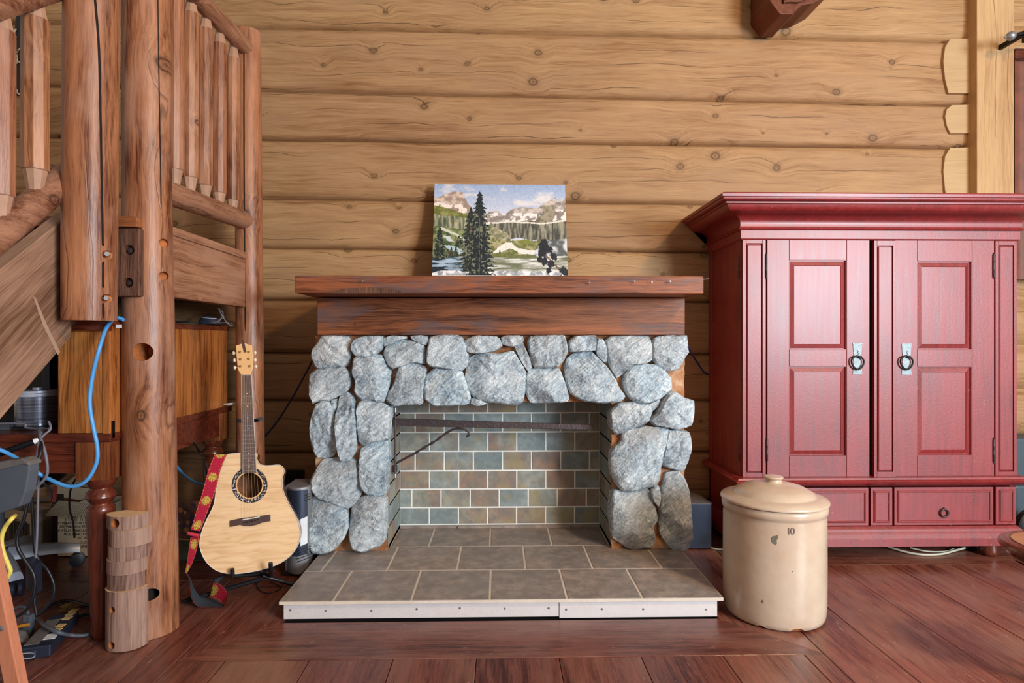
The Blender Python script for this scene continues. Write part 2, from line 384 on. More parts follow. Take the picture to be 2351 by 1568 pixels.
def m_spruce():
    m = NT('figured_spruce_top'); v = m.obj(False)
    n = m.noise(m.vm('MULTIPLY', v, (5, 1, 42)), 1.6, 4, .6, .8)
    b = m.noise(v, 4, 3)
    c = m.ramp(m.math('ADD', m.math('MULTIPLY', n, .7), m.math('MULTIPLY', b, .3)), [(.32, lin(206, 160, 112)), (.5, lin(230, 192, 146)), (.7, lin(240, 208, 166))])
    m.P(Base_Color=c, Roughness=.22, Specular_IOR_Level=.5, Coat_Weight=.5, Coat_Roughness=.08); return m.mat
M['spruce'] = m_spruce()
M['headwood'] = plain('pale_maple', lin(226, 178, 122), .35, var=.06, scale=20)
M['rosewood'] = plain('rosewood', lin(92, 74, 72), .45, var=.25, scale=50)
M['bridge'] = plain('dark_rosewood', lin(74, 50, 44), .45, var=.2, scale=50)
M['nickel'] = plain('nickel_wire', lin(206, 200, 190), .3, metal=.8)
M['bronze'] = plain('bronze_wire', lin(186, 150, 110), .35, metal=.7)
M['pearl'] = plain('pearl_tuner', lin(222, 206, 184), .25, var=.15, scale=60)
M['rosette'] = plain('black_rosette', lin(40, 32, 32), .35)
M['inlay'] = plain('pearl_inlay', lin(206, 202, 208), .3, var=.15, scale=90)
M['inside'] = wood('guitar_interior_wood', lin(96, 58, 30), lin(150, 98, 56), 'Z', rough=.7, cracks=0)
M['sidewood'] = plain('guitar_side_wood', lin(120, 76, 46), .3, var=.2, coat=.4)
M['heater_front'] = plain('blue_grey_metal_panel', lin(44, 52, 70), .38, metal=.3)
M['heater_side'] = plain('grey_metal_case', lin(140, 140, 144), .4, metal=.3)
def m_glass_dark():
    m = NT('spindle_disc_stack'); v = m.obj()
    s = m.noise(m.vm('MULTIPLY', v, (1, 1, 160)), 2, 2)
    c = m.ramp(s, [(.3, lin(46, 52, 74)), (.7, lin(132, 138, 156))])
    m.P(Base_Color=c, Roughness=.22, Metallic=.55, Coat_Weight=1.0, Coat_Roughness=.05); return m.mat
M['discs'] = m_glass_dark()
M['curtain'] = plain('rust_brown_leathery_cloth', lin(110, 60, 42), .6, var=.35, scale=9, bump=.25, bscale=14)
M['cordwhite'] = plain('cream_cable_jacket', lin(206, 200, 176), .5)
M['teal'] = plain('dark_teal_plastic', lin(58, 74, 84), .5)
M['carpet'] = plain('dark_ribbed_tread', lin(62, 40, 32), .9, var=.3, scale=80)
# ================================================================== SETTING: floor
floor = MB().box(-3.7, 3.3, -3.0, 3.75, -.06, -.021).build('floor', M['gap']); tag(floor, kind='structure')
def plank(x0, x1, y0, y1, mitre=None):
    """board with its long side along local X (so the grain follows it)"""
    g = .0012
    if mitre: pts = [Vector((a, b, 0)) for a, b in mitre]
    else: pts = [Vector((x0 + g, y0 + g, 0)), Vector((x1 - g, y0 + g, 0)), Vector((x1 - g, y1 - g, 0)), Vector((x0 + g, y1 - g, 0))]
    c = sum(pts, Vector()) / len(pts)
    along_y = (x1 - x0) < (y1 - y0)
    loc = []
    for p in pts:
        q = p - c
        loc.append(Vector((q.y, -q.x, -.022)) if along_y else Vector((q.x, q.y, -.022)))
    up = random.uniform(-.0006, .0006)
    o = MB().prism(loc, (0, 0, .022 + up)).build('plank', M['floor'], floor, bev=.0016, loc=(c.x, c.y, 0), seg=1)
    if along_y: o.rotation_euler.z = PI / 2
    return o
JX = [-.078 + .285 * k for k in range(-13, 13)]
HY = 2.343; BY = 2.066; LX0, LX1 = -1.10, -.848; RX0, RX1 = .862, 1.135
for a, b in zip(JX[:-1], JX[1:]):
    if b <= LX0 or a >= RX1:
        if b <= LX0: plank(a, b, -2.9, 2.765)
        else: plank(a, b, -2.9, 2.888)
    elif a < LX0: plank(a, LX0, -2.9, 2.765); plank(LX0, b, -2.9, BY)
    elif b > RX1: plank(a, RX1, -2.9, BY); plank(RX1, b, -2.9, 2.888)
    else: plank(a, b, -2.9, BY)
g = .0015
plank(LX0, RX1, BY, HY, [(LX0 + g, BY + g), (RX1 - g, BY + g), (RX0, HY - g), (LX1, HY - g)])
plank(LX0, LX1, BY, 3.7, [(LX0 + g, BY + 2 * g), (LX1 - g, HY), (LX1 - g, 3.7), (LX0 + g, 3.7)])
plank(RX0, RX1, BY, 3.7, [(RX0 + g, HY), (RX1 - g, BY + 2 * g), (RX1 - g, 3.7), (RX0 + g, 3.7)])
for y0, y1 in ((2.765, 3.05), (3.05, 3.335), (3.335, 3.7)): plank(-3.7, LX0, y0, y1)
for y0, y1 in ((2.888, 3.17), (3.17, 3.7)): plank(RX1, 3.3, y0, y1)

# ================================================================== SETTING: log wall
YW = 3.472
wall = MB().box(-3.7, 3.3, YW + .03, YW + .12, 0, 3.25).build('wall_back', M['gap']); tag(wall, kind='structure')
jl = [-260, -85, 70, 214, 325, 459, 571, 690, 810, 918, 1037, 1150, 1214]      # joint heights at x=600 / x=2230
jr = [-215, -60, 85, 235, 333, 472, 581, 695, 816, 922, 1041, 1152, 1214]
xA, xB = xp(600, 3.46), xp(2230, 3.46)
def log_mesh(i):
    a, b = jl[i], jl[i + 1]; c, d = jr[i], jr[i + 1]
    zt0, zb0, zt1, zb1 = zy(a, 3.46), zy(b, 3.46), zy(c, 3.46), zy(d, 3.46)
    if i == len(jl) - 2: zb0 = zb1 = 0.0
    x0, x1 = -3.65, 2.76
    bulge = .045 * min(1, (zt0 - zb0) / .24)
    def fn(u, v):
        x = x0 + (x1 - x0) * u; t = (x - xA) / (xB - xA)
        zt = zt0 + (zt1 - zt0) * t; zb = zb0 + (zb1 - zb0) * t
        w = 3.0 * i
        zt += .005 * mnoise.noise(Vector((x * 1.6, w, 0))); zb += .005 * mnoise.noise(Vector((x * 1.6, w + 3.0, 0)))
        if i == len(jl) - 2: zb = 0.0
        z = zt + (zb - zt) * v
        s = abs(2 * v - 1); 
        s = min(1.0, abs(v - .47) / (.47 if v < .47 else .53))
        dp = bulge * (1 - .20 * s ** 2.5 - .80 * s ** 18) + .012 * mnoise.noise(Vector((x * .9, z * 4, w))) * (1 - s)
        return Vector((x, YW + .01 - dp, z))
    mb = MB().grid(lambda u, v: fn(u, .5 - .5 * math.copysign(abs(1 - 2 * v) ** .55, 1 - 2 * v)), 90, 24)
    n = len(mb.v)
    return mb, fn
logs = []
for i in range(len(jl) - 1):
    mb, fn = log_mesh(i)
    logs.append(mb.build('log', M['log'], wall, smooth=180))
# sawn scarf faces where the logs meet the corner post
for i, (px0, y0, y1) in ((2, (2166, 88, 214)), (3, (2170, 240, 306)), (4, (2166, 338, 470))):
    Yn = 3.421
    a = U(px0, y0, Yn); b = U(2228, y1, Yn)
    arc = [(px0 + 16, y0 + 1), (px0 + 4, y0 + (y1 - y0) * .16), (px0, y0 + (y1 - y0) * .42), (px0 + 4, y0 + (y1 - y0) * .75), (px0 + 12, y1)]
    poly = [U(x, y, Yn) for x, y in [(2236, y0)] + arc + [(2236, y1)]]
    MB().prism(poly, (0, .07, 0)).build('notch', M['notch'], logs[i], bev=.002)
# corner post (pale, squared) and the strip of logs beyond it
t1 = MB().box(xp(2243, 3.365), xp(2329, 3.365), 3.365, 3.52, 0, 3.25).build('trim_1', M['post_pale'], bev=.005); tag(t1, kind='structure')
wr = MB().box(2.89, 3.3, YW + .0, YW + .03, 0, 3.25).build('wall_right', M['log']); tag(wr, kind='structure')
for z0, z1 in ((.02, .26), (.27, .52), (.53, .80), (.81, 1.06), (1.07, 1.33), (2.72, 2.95)):
    MB().grid(lambda u, v: Vector((2.89 + .41 * u, YW - .06 * (1 - abs(2 * v - 1) ** 2.6), z0 + (z1 - z0) * v)), 4, 10).build('log', M['log'], wr, smooth=180)

# ================================================================== FIREPLACE
fp = thing('fireplace', 'stone fireplace with slate tiled firebox, timber mantel and low tiled hearth', 'fireplace', (0, 2.9, 0))
HH = .083; FX0, FX1 = -.535, .548; FYB = 3.255; LZ = .798
sur = node('stone_surround', fp, (0, 2.9, HH))
# mortar body: lumpy front
YM = 2.905
def mortar_front(x0, x1, z0, z1, nx, nz):
    return lambda u, v: Vector((x0 + (x1 - x0) * u, YM + .018 * mnoise.noise(Vector((u * nx * .8, v * nz * .8, x0 * 7))) , z0 + (z1 - z0) * v))
mb = MB()
XL, XR = xp(724, 2.9), xp(1572, 2.9); TZ = 1.118
for (x0, x1, z0, z1) in ((XL, FX0, HH, LZ), (FX1, XR, HH, LZ), (XL, XR, LZ, TZ)):
    nx, nz = int((x1 - x0) / .025), int((z1 - z0) / .025)
    mb.grid(mortar_front(x0, x1, z0, z1, nx, nz), nx, nz)
    mb.box(x0, x1, YM + .02, 3.47, z0, z1)
mb.build('mortar', M['mortar'], sur, smooth=60)

def stone_from(poly_px, seed, Y=2.892, thick=.052, side=0):
    rnd = random.Random(seed)
    P = [U(x, y, Y) for x, y in poly_px]
    P = [(p.x, p.z) for p in P]
    # resample outline with slight roughness
    out = []
    n = len(P)
    for i in range(n):
        a, b = P[i], P[(i + 1) % n]
        L = math.hypot(b[0] - a[0], b[1] - a[1]); k = max(1, int(L / .014))
        for j in range(k):
            t = j / k; out.append([a[0] + (b[0] - a[0]) * t, a[1] + (b[1] - a[1]) * t])
    n = len(out)
    sm = [[(out[i - 1][q] + 6 * out[i][q] + out[(i + 1) % n][q]) / 8 for q in (0, 1)] for i in range(n)]
    cx = sum(p[0] for p in sm) / n; cz = sum(p[1] for p in sm) / n
    R = max(math.hypot(p[0] - cx, p[1] - cz) for p in sm)
    for p in sm:
        k = .0035 * mnoise.noise(Vector((p[0] * 70, p[1] * 70, seed))) + .003 * mnoise.noise(Vector((p[0] * 25, p[1] * 25, seed + 9)))
        l = math.hypot(p[0] - cx, p[1] - cz) or 1
        p[0] += (p[0] - cx) / l * (k + .004); p[1] += (p[1] - cz) / l * (k + .004)
    # cleaved face: lowest of a few tilted planes
    th = thick * rnd.uniform(.8, 1.2)
    planes = [(th, rnd.uniform(-.10, .10), rnd.uniform(-.10, .10))]
    for _ in range(rnd.randint(4, 7)):
        ang = rnd.uniform(0, 2 * PI); sl = rnd.uniform(.22, .75); d0 = rnd.uniform(.15, .8) * R
        planes.append((th + sl * d0, -sl * math.cos(ang), -sl * math.sin(ang)))
    def h(x, z, t):
        dx, dz = x - cx, z - cz
        v = min(a + bx * dx + bz * dz for a, bx, bz in planes)
        ca = .5 + .31 * seed; xr = dx * math.cos(ca) - dz * math.sin(ca); zr = dx * math.sin(ca) + dz * math.cos(ca)
        v += .008 * mnoise.noise(Vector((x * 16, z * 16, seed * 3.1))) + .007 * mnoise.noise(Vector((xr * 18, zr * 60, seed * 1.7)))
        v += .006 * abs(mnoise.noise(Vector((x * 30, z * 30, seed * 2.2)))) 
        edge = min(1.0, (t / .07)) ** .8
        return max(.010, v) * (.74 + .26 * edge)
    rings = [(-1, 0)] + [(t, t) for t in (0, .03, .08, .17, .27, .38, .5, .63, .77, .9)]
    vs = []
    for k, t in rings:
        for p in sm:
            if k == -1: vs.append((p[0] - cx, .05, p[1] - cz)); continue
            x = p[0] + (cx - p[0]) * t; z = p[1] + (cz - p[1]) * t
            vs.append((x - cx, -h(x, z, t), z - cz))
    vs.append((0, -h(cx, cz, 1), 0))
    fs = [(r * n + i, r * n + (i + 1) % n, (r + 1) * n + (i + 1) % n, (r + 1) * n + i) for r in range(len(rings) - 1) for i in range(n)]
    b = (len(rings) - 1) * n
    fs += [(b + i, b + (i + 1) % n, len(vs) - 1) for i in range(n)]
    return MB().add(vs, fs).build('stone', M['stone'], sur, smooth=16, loc=(cx, Y, cz))
def c1(pts): return [(680 + x / 2.904, 740 + y / 2.904) for x, y in pts]
def c2(pts): return [(1140 + x / 2.904, 740 + y / 2.904) for x, y in pts]
S1 = [
 [(185,95),(345,92),(378,135),(375,190),(355,285),(330,295),(150,303),(118,235),(122,180),(150,150)],
 [(405,112),(470,97),(580,92),(583,140),(575,180),(520,222),(420,228),(388,185),(385,145)],
 [(588,103),(650,93),(738,95),(742,110),(690,116),(640,145),(592,163),(582,130)],
 [(600,168),(690,120),(740,118),(855,142),(862,200),(860,278),(800,262),(700,290),(655,310),(610,265),(592,215)],
 [(770,92),(880,92),(888,125),(870,155),(830,135),(780,112)],
 [(400,238),(480,228),(575,215),(600,270),(635,330),(620,420),(590,525),(520,510),(450,510),(400,460),(415,400),(388,330)],
 [(105,345),(150,315),(330,299),(372,345),(370,400),(350,455),(280,490),(230,520),(190,508),(130,535),(108,480),(103,400)],
 [(690,300),(720,268),(770,255),(860,292),(868,350),(850,400),(848,480),(845,540),(760,540),(660,557),(608,510),(625,465),(660,410),(680,340)],
 [(900,100),(945,90),(1075,88),(1110,100),(1130,175),(1150,215),(1140,290),(1105,322),(1000,303),(900,290),(878,260),(880,180)],
 [(865,360),(935,302),(1105,328),(1130,390),(1150,450),(1165,500),(1150,540),(1000,550),(920,545),(870,510),(862,430)],
 [(1110,130),(1180,95),(1330,92),(1355,110),(1375,160),(1330,188),(1250,202),(1160,203),(1125,175)],
 [(1168,500),(1215,512),(1280,538),(1200,548),(1165,538)],
 [(180,515),(235,530),(270,600),(285,700),(275,840),(250,890),(150,895),(125,850),(108,780),(115,650),(140,560)],
 [(240,518),(285,508),(288,560),(266,600)],
 [(300,480),(355,462),(390,500),(398,560),(410,680),(405,850),(370,905),(310,915),(295,840),(287,700),(283,600),(300,540)],
 [(430,530),(480,510),(600,545),(632,560),(625,640),(620,765),(530,788),(450,818),(425,780),(420,660),(412,580)],
 [(440,842),(530,795),(612,790),(618,900),(605,1000),(610,1130),(550,1150),(470,1130),(440,1080),(430,950)],
 [(190,910),(300,902),(410,920),(430,1020),(440,1130),(400,1200),(350,1235),(240,1188),(150,1150),(118,1100),(112,1050),(150,960)],
 [(115,1160),(230,1182),(345,1247),(362,1350),(330,1420),(270,1490),(210,1515),(130,1522),(105,1440),(112,1300)],
 [(380,1222),(440,1162),(520,1147),(605,1160),(605,1300),(600,1440),(560,1482),(450,1512),(390,1490),(372,1400),(372,1290)],
]
S2 = [
 [(-192,241),(-106,203),(0,215),(110,190),(125,220),(195,335),(185,420),(180,500),(170,535),(100,545),(20,530),(-116,520),(-177,470),(-206,389)],
 [(25,100),(60,90),(170,92),(178,130),(150,150),(85,160),(45,145)],
 [(120,168),(175,132),(195,190),(240,300),(210,330),(170,270),(140,205)],
 [(225,95),(445,88),(460,150),(468,195),(440,250),(400,296),(250,298),(230,250),(215,180),(208,130)],
 [(215,322),(300,302),(415,312),(435,360),(460,430),(478,500),(470,525),(300,532),(225,530),(198,470),(195,380)],
 [(485,120),(520,95),(650,88),(655,140),(645,187),(560,187),(490,198),(475,165)],
 [(500,217),(560,192),(630,195),(680,250),(720,290),(760,350),(800,420),(850,490),(820,520),(700,530),(560,515),(490,470),(465,400),(452,320),(460,260)],
 [(668,112),(705,112),(725,200),(728,265),(700,260),(660,210)],
 [(740,100),(900,92),(1010,95),(1022,140),(1020,250),(980,270),(890,280),(850,335),(800,372),(780,330),(750,270),(732,220),(720,130)],
 [(1040,105),(1120,92),(1250,90),(1258,150),(1265,200),(1240,240),(1200,310),(1120,320),(1060,280),(1030,230),(1032,150)],
 [(850,350),(890,288),(960,280),(1040,282),(1100,322),(1150,370),(1155,440),(1080,500),(1000,530),(930,535),(890,510),(855,450),(845,400)],
 [(1130,470),(1180,460),(1220,500),(1300,520),(1295,600),(1285,680),(1200,705),(1130,690),(1040,680),(1005,650),(1060,600),(1090,540)],
 [(800,540),(900,532),(1010,547),(1025,590),(1000,650),(900,700),(800,745),(755,700),(750,600)],
 [(870,712),(980,692),(1140,702),(1130,780),(1100,860),(1080,940),(1075,1050),(1040,1083),(900,1108),(830,1113),(780,1060),(760,960),(765,860),(830,790),(835,735)],
 [(1140,720),(1270,725),(1283,800),(1270,900),(1245,985),(1150,965),(1090,940),(1100,880),(1125,780)],
 [(775,1112),(850,1120),(1000,1102),(1020,1130),(1050,1250),(1055,1300),(1020,1330),(1045,1430),(1040,1490),(900,1510),(820,1460),(775,1430),(760,1300),(757,1200)],
 [(1130,1000),(1210,987),(1250,1050),(1275,1130),(1280,1300),(1300,1420),(1270,1515),(1180,1512),(1140,1480),(1090,1400),(1080,1250),(1090,1150),(1110,1050)],
 [(1025,1110),(1070,1075),(1080,1150),(1068,1220),(1042,1180)],
 [(1000,545),(1085,507),(1060,550),(1030,588)],
]
for k, s in enumerate(S1): stone_from(c1(s), k + 1, thick=.045 if len(s) < 8 else .06)
for k, s in enumerate(S2): stone_from(c2(s), k + 41, thick=.045 if len(s) < 8 else .06)

# firebox: grout shell with slate tiles set proud of it
fb = node('firebox', fp, (0, 3.0, HH))
mb = MB()
mb.box(FX0 - .03, FX1 + .03, FYB, FYB + .06, HH, LZ + .02)
mb.box(FX0 - .05, FX0, YM + .03, FYB + .02, HH, LZ)
mb.box(FX1, FX1 + .05, YM + .03, FYB + .02, HH, LZ)
mb.box(FX0, FX1, YM + .02, FYB + .02, LZ, LZ + .03)
mb.build('grout', M['grout'], fb)
rows = [903, 948, 992, 1035.5, 1080, 1122, 1164, 1203]
rz = [zy(y, FYB) for y in rows]; rz[0] = min(rz[0], LZ + .02)
tp = .0062
def tile_mesh(w, h, t=.0022):
    return MB().box(-w / 2, w / 2, -t, 0, -h / 2, h / 2).mesh('fire_tile', M['fire_tile'])
def span(joints, lo, hi): 
    js = [lo] + [j for j in joints if lo + .02 < j < hi - .02] + [hi]
    return list(zip(js[:-1], js[1:]))
W6 = 66.6 / F * FYB
for r in range(7):
    z1, z0 = rz[r], rz[r + 1]
    off = xp(986.5 if r % 2 == 0 else 953.5, FYB)
    if r == 6: off = xp(986, FYB)
    if r == 5: off = xp(946, FYB)
    for a, b in span([off + W6 * k for k in range(-3, 9)], FX0, FX1):
        w, h = b - a - tp * 1.3, z1 - z0 - tp * 1.3
        if w > .01: put('tile', tile_mesh(w, h), fb, ((a + b) / 2, FYB, (z0 + z1) / 2), bev=.0008, seg=1)
    for sx, X in ((1, FX0), (-1, FX1)):
        for a, b in span([FYB - .157 * k - (.08 if r % 2 else 0) for k in range(1, 4)][::-1], YM - .005, FYB):
            w, h = b - a - tp * 1.3, z1 - z0 - tp * 1.3
            o = put('tile', tile_mesh(w, h), fb, (X, (a + b) / 2, (z0 + z1) / 2), bev=.0008, seg=1)
            o.rotation_euler.z = PI / 2 * sx
# low kerb strip of tile along the back
for a, b in span([xp(1050, FYB), xp(1310, FYB)], FX0, FX1):
    MB().box(a + .002, b - .002, FYB - .02, FYB, HH, zy(1204, FYB)).build('tile', M['hearth_tile'], fb, bev=.0015, seg=1)

# hearth: white board riser, tan grout bed and large tiles
he = node('hearth', fp, (0, 2.6, 0))
HX0, HX1, HYF = -.853, .885, 2.338
MB().box(-.835, .855, HYF + .035, 3.3, 0, .07).build('core', M['gap'], he)
MB().box(HX0 + .002, HX1 - .002, HYF + .003, 3.262, .07, .0818).build('grout', M['hgrout'], he)
zb = HYF + .022
b1 = MB().box(xp(651, zb), xp(1283, zb), zb, zb + .013, .006, .0695).build('backer_board', M['board'], he, bev=.001)
b2 = MB().box(xp(1284, zb), xp(1646, zb), zb - .003, zb + .012, .001, .0695).build('backer_board', M['board'], he, bev=.001)
for px, py in ((667,1401),(748,1402),(853,1402),(957,1398),(1056,1396),(1159,1397),(1260,1396)):
    p = U(px, py, zb); MB().lathe([(.0042, 0), (.0042, -.0015), (.002, -.0018)], p, 10, axis='Y').build('screw', M['grey_metal'], b1)
for px, py in ((1300,1399),(1382,1398),(1477,1398),(1621,1399)):
    p = U(px, py, zb - .003); MB().lathe([(.0042, 0), (.0042, -.0015), (.002, -.0018)], p, 10, axis='Y').build('screw', M['grey_metal'], b2)
def htiles(y0, y1, joints, lo, hi):
    for a, b in span(joints, lo, hi):
        w, d = b - a - .0085, y1 - y0 - .0075
        me = MB().box(-w / 2, w / 2, -d / 2, d / 2, 0, .010).mesh('hearth_tile', M['hearth_tile'])
        put('tile', me, he, ((a + b) / 2, (y0 + y1) / 2, .0735 + random.uniform(0, .0006)), bev=.002, seg=1)
htiles(HYF, 2.646, [UZ(x, 1377, HH).x for x in (767, 945, 1125, 1303, 1478)], HX0, HX1)
htiles(2.646, 2.952, [UZ(x, 1307, HH).x for x in (741, 890, 1050, 1207, 1362, 1522)], HX0, HX1)
htiles(2.952, 3.245, [UZ(x, 1254, HH).x for x in (985, 1125, 1268)], FX0 + .003, FX1 - .003)

# mantel
mbm = MB().box(xp(727, 2.855), xp(1573, 2.855), 2.855, 3.44, 1.12, zy(684, 2.855)).build('mantel_beam', M['mantel'], fp, bev=.006)
sh_z0 = zy(684, 2.855) + .004
def shelf_fn():
    bm = MB(); x0, x1 = xp(677, 2.635), xp(1616, 2.635)
    bm.box(x0, x1, 2.635, 3.43, sh_z0, zy(633, 2.635)); return bm
ms = shelf_fn().build('mantel_shelf', M['mantel'], fp, bev=.005)
for px, py, dx, dy in ((1349,655,5,-9),(1451,650,6,-5),(1491,651,5,-4),(1532,650,6,-5),(836,644,-1,4)):
    a = U(px, py, 2.636); b = a + Vector((dx * .0012, -.022, -dy * .0012))
    MB().tube([a + Vector((0, .01, 0)), b], .0016, 6).lathe([(.0035, 0), (.0035, -.001)], b, 8, axis='Y').build('nail', M['steel'], ms)
a = U(816, 737, 2.856); MB().tube([a, a + Vector((.012, -.02, -.02))], .0016, 6).build('nail', M['steel'], mbm)
a = U(1616, 642, 2.66); MB().tube([a - Vector((.01, 0, 0)), a + Vector((.022, 0, .004))], .002, 6).build('nail', M['steel'], ms)
# wane (bark edge hollow) scar under the shelf lip
mb = MB()
pts = [(762,672),(775,666),(800,661),(840,660),(880,661),(905,664),(925,670),(925,673.5),(762,673.5)]
mb.prism([U(x, y, 2.6345) for x, y in pts], (0, .004, 0)).build('wane', M['rough_beam'], ms)

# iron crane hung on pintles in the firebox
cr = thing('fireplace_crane', 'hammered iron fireplace crane arm with twisted brace across the firebox', 'crane', U(907, 1000, 3.0))
YC = 2.99
a = U(905, 969, YC); b = U(1363, 981, YC)
h0, h1 = 15 / F * YC / 1.0, 6.2 / F * YC
mb = MB(); 
mb.hexa([a + Vector((0, -.006, -.019)), b + Vector((0, -.006, -.0125)), b + Vector((0, .006, -.0125)), a + Vector((0, .006, -.019)),
         a + Vector((0, -.006, .019)), b + Vector((0, -.006, .0125)), b + Vector((0, .006, .0125)), a + Vector((0, .006, .019))])
mb.build('arm', M['iron'], cr, bev=.002)
pth = crom([U(x, y, YC) for x, y in ((905,1066),(925,1055),(950,1042),(975,1027),(1000,1012),(1025,994),(1045,984),(1062,984),(1074,990),(1077,998),(1070,1002))], 6)
mb = MB(); n = len(pth)
mb.tube(pth, [.0065 + (.0022 * math.sin(i * 1.5) if .22 < i / n < .5 else 0) for i in range(n)], 6); mb.build('brace', M['iron'], cr, smooth=50)
mb = MB(); mb.tube([U(907, 934, YC), U(907, 1100, YC)], .007, 10); mb.build('pivot_rod', M['iron'], cr, smooth=60)
for y0, y1 in ((936, 946), (1068, 1083), (1087, 1096)):
    MB().tube([U(907, y0, YC), U(907, y1, YC)], .0115, 12).box(FX0 - .01, U(905, y0, YC).x, YC - .006, YC + .006, zy(y1, YC), zy(y0, YC)).build('pintle', M['steel'] if y0 != 1068 else M['iron'], cr, smooth=50)
# ================================================================== LANDSCAPE PAINTING on the mantel
rs = np.random.RandomState(3)
def vnoise(w, h, sx, sy, seed, octv=4):
    r = np.random.RandomState(seed); out = np.zeros((h, w)); amp = 1.; tot = 0
    for o in range(octv):
        gx, gy = int(w / sx * 2 ** o) + 3, int(h / sy * 2 ** o) + 3
        g = r.rand(gy, gx)
        X = np.linspace(0, gx - 2.001, w); Y = np.linspace(0, gy - 2.001, h)
        xi, yi = X.astype(int), Y.astype(int); fx, fy = X - xi, Y - yi
        fx = fx * fx * (3 - 2 * fx); fy = fy * fy * (3 - 2 * fy)
        a = g[np.ix_(yi, xi)] * (1 - fx) + g[np.ix_(yi, xi + 1)] * fx
        b = g[np.ix_(yi + 1, xi)] * (1 - fx) + g[np.ix_(yi + 1, xi + 1)] * fx
        out += amp * (a * (1 - fy[:, None]) + b * fy[:, None]); tot += amp; amp *= .55
    return out / tot
def inpoly(X, Y, poly):
    m = np.zeros(X.shape, bool); n = len(poly)
    for i in range(n):
        (x0, y0), (x1, y1) = poly[i], poly[(i + 1) % n]
        if y0 == y1: continue
        c = ((Y >= min(y0, y1)) & (Y < max(y0, y1))) & (X < (Y - y0) / (y1 - y0) * (x1 - x0) + x0)
        m ^= c
    return m
def landscape():
    w, h = 300, 208
    X, Y = np.meshgrid(np.arange(w) / w * 1845 + 190, np.arange(h) / h * 1275 + 130)
    im = np.zeros((h, w, 3)); A = lambda *c: np.array(c, float)
    def lay(mask, col): 
        m = np.clip(mask.astype(float), 0, 1)[..., None]; im[:] = im * (1 - m) + col * m
    N1 = vnoise(w, h, 60, 24, 1); N2 = vnoise(w, h, 9, 9, 2, 3); N3 = vnoise(w, h, 4, 26, 5, 3); N4 = vnoise(w, h, 40, 5, 8, 3); ND = vnoise(w, h, 30, 30, 11)
    dx, dy = (N2 - .5) * 46, (ND - .5) * 40
    t = np.clip((Y - 130) / 430, 0, 1)[..., None]
    im[:] = A(152, 172, 206) * (1 - t) + A(206, 210, 226) * t
    lay(np.clip((N1 - .5) * 5, 0, .85) * (Y < 430), A(226, 220, 218))
    Xd, Yd = X + dx, Y + dy
    rock = lambda a, b, n: A(*a) * (1 - n[..., None]) + A(*b) * n[..., None]
    q = np.clip((N2 - .35) * 3, 0, 1); s3 = np.clip((N3 - .3) * 2.6, 0, 1)
    lay((Y > 600) & (X > 600) & (X < 1250), rock((96, 104, 72), (168, 164, 130), q))
    lm = [(150,350),(240,310),(380,250),(430,235),(500,228),(585,245),(610,300),(640,390),(700,455),(770,540),(900,640),(150,640)]
    lay(inpoly(Xd, Yd, lm), rock((158, 136, 124), (216, 196, 180), q))
    lay(inpoly(Xd, Yd, [(150,400),(330,400),(440,430),(560,400),(720,560),(600,560),(150,440)]) * (N2 > .42), A(238, 226, 214))
    rm = [(900,560),(960,520),(1080,520),(1160,570),(1280,480),(1390,450),(1480,455),(1560,465),(1640,470),(1720,400),(1790,370),(1890,310),(1950,375),(2040,295),(2060,700),(900,700)]
    lay(inpoly(Xd, Yd, rm), rock((140, 130, 124), (206, 194, 184), q))
    lay(inpoly(Xd, Yd, rm) * (Y > 540 - (X > 1700) * 60) * ((N2 + (N4 - .5)) > .5), A(236, 230, 226))
    lay(inpoly(Xd, Yd, [(1600,660),(1700,540),(1730,450),(1850,420),(1900,520),(1880,620),(1750,680)]), rock((110, 108, 90), (160, 150, 128), q))
    lay(inpoly(Xd, Yd, [(150,430),(330,460),(520,520),(700,560),(700,620),(400,600),(150,560)]), rock((104, 108, 54), (150, 148, 88), q))
    lay(inpoly(Xd, Yd, [(150,560),(500,590),(800,640),(800,800),(150,760)]), rock((82, 92, 74), (176, 172, 140), s3))
    lay(inpoly(Xd, Yd, [(980,680),(1250,650),(1600,660),(2060,640),(2060,900),(1700,950),(1400,900),(1150,900),(980,860)]), rock((70, 72, 66), (158, 152, 132), s3))
    lay(inpoly(X, Yd * .5 + Y * .5, [(1000,664),(1300,650),(1500,668),(1700,680),(2060,625),(2060,650),(1700,700),(1450,690),(1250,670),(1000,690)]), A(226, 220, 206))
    lay(inpoly(Xd, Yd, [(980,700),(1100,760),(1200,800),(1250,880),(1150,930),(980,900)]), rock((122, 122, 92), (188, 180, 150), q))
    lay(inpoly(Xd, Yd, [(150,720),(500,760),(800,820),(800,1140),(150,1180)]), rock((66, 84, 52), (140, 146, 100), q))
    lay(inpoly(Xd, Yd, [(270,730),(360,760),(520,840),(700,960),(620,940),(480,860),(290,770)]), A(206, 206, 190))
    lay(inpoly(Xd, Yd, [(310,850),(420,880),(490,960),(400,940)]), A(200, 206, 208))
    lay(inpoly(Xd, Yd, [(330,990),(450,1000),(620,1080),(560,1120),(380,1040)]), A(176, 196, 206))
    lay(inpoly(Xd, Yd, [(980,900),(1180,920),(1330,930),(1680,940),(1620,1120),(1000,1140)]), rock((104, 112, 62), (178, 168, 130), q))
    lay(inpoly(Xd, Yd, [(1180,950),(1260,950),(1340,1040),(1480,1060),(1600,1060),(1620,1120),(1380,1110),(1240,1040),(1130,1090),(980,1110)]), A(236, 230, 220))
    lay(inpoly(Xd, Yd, [(1350,940),(1440,910),(1560,930),(1480,990),(1380,980)]), A(128, 132, 66))
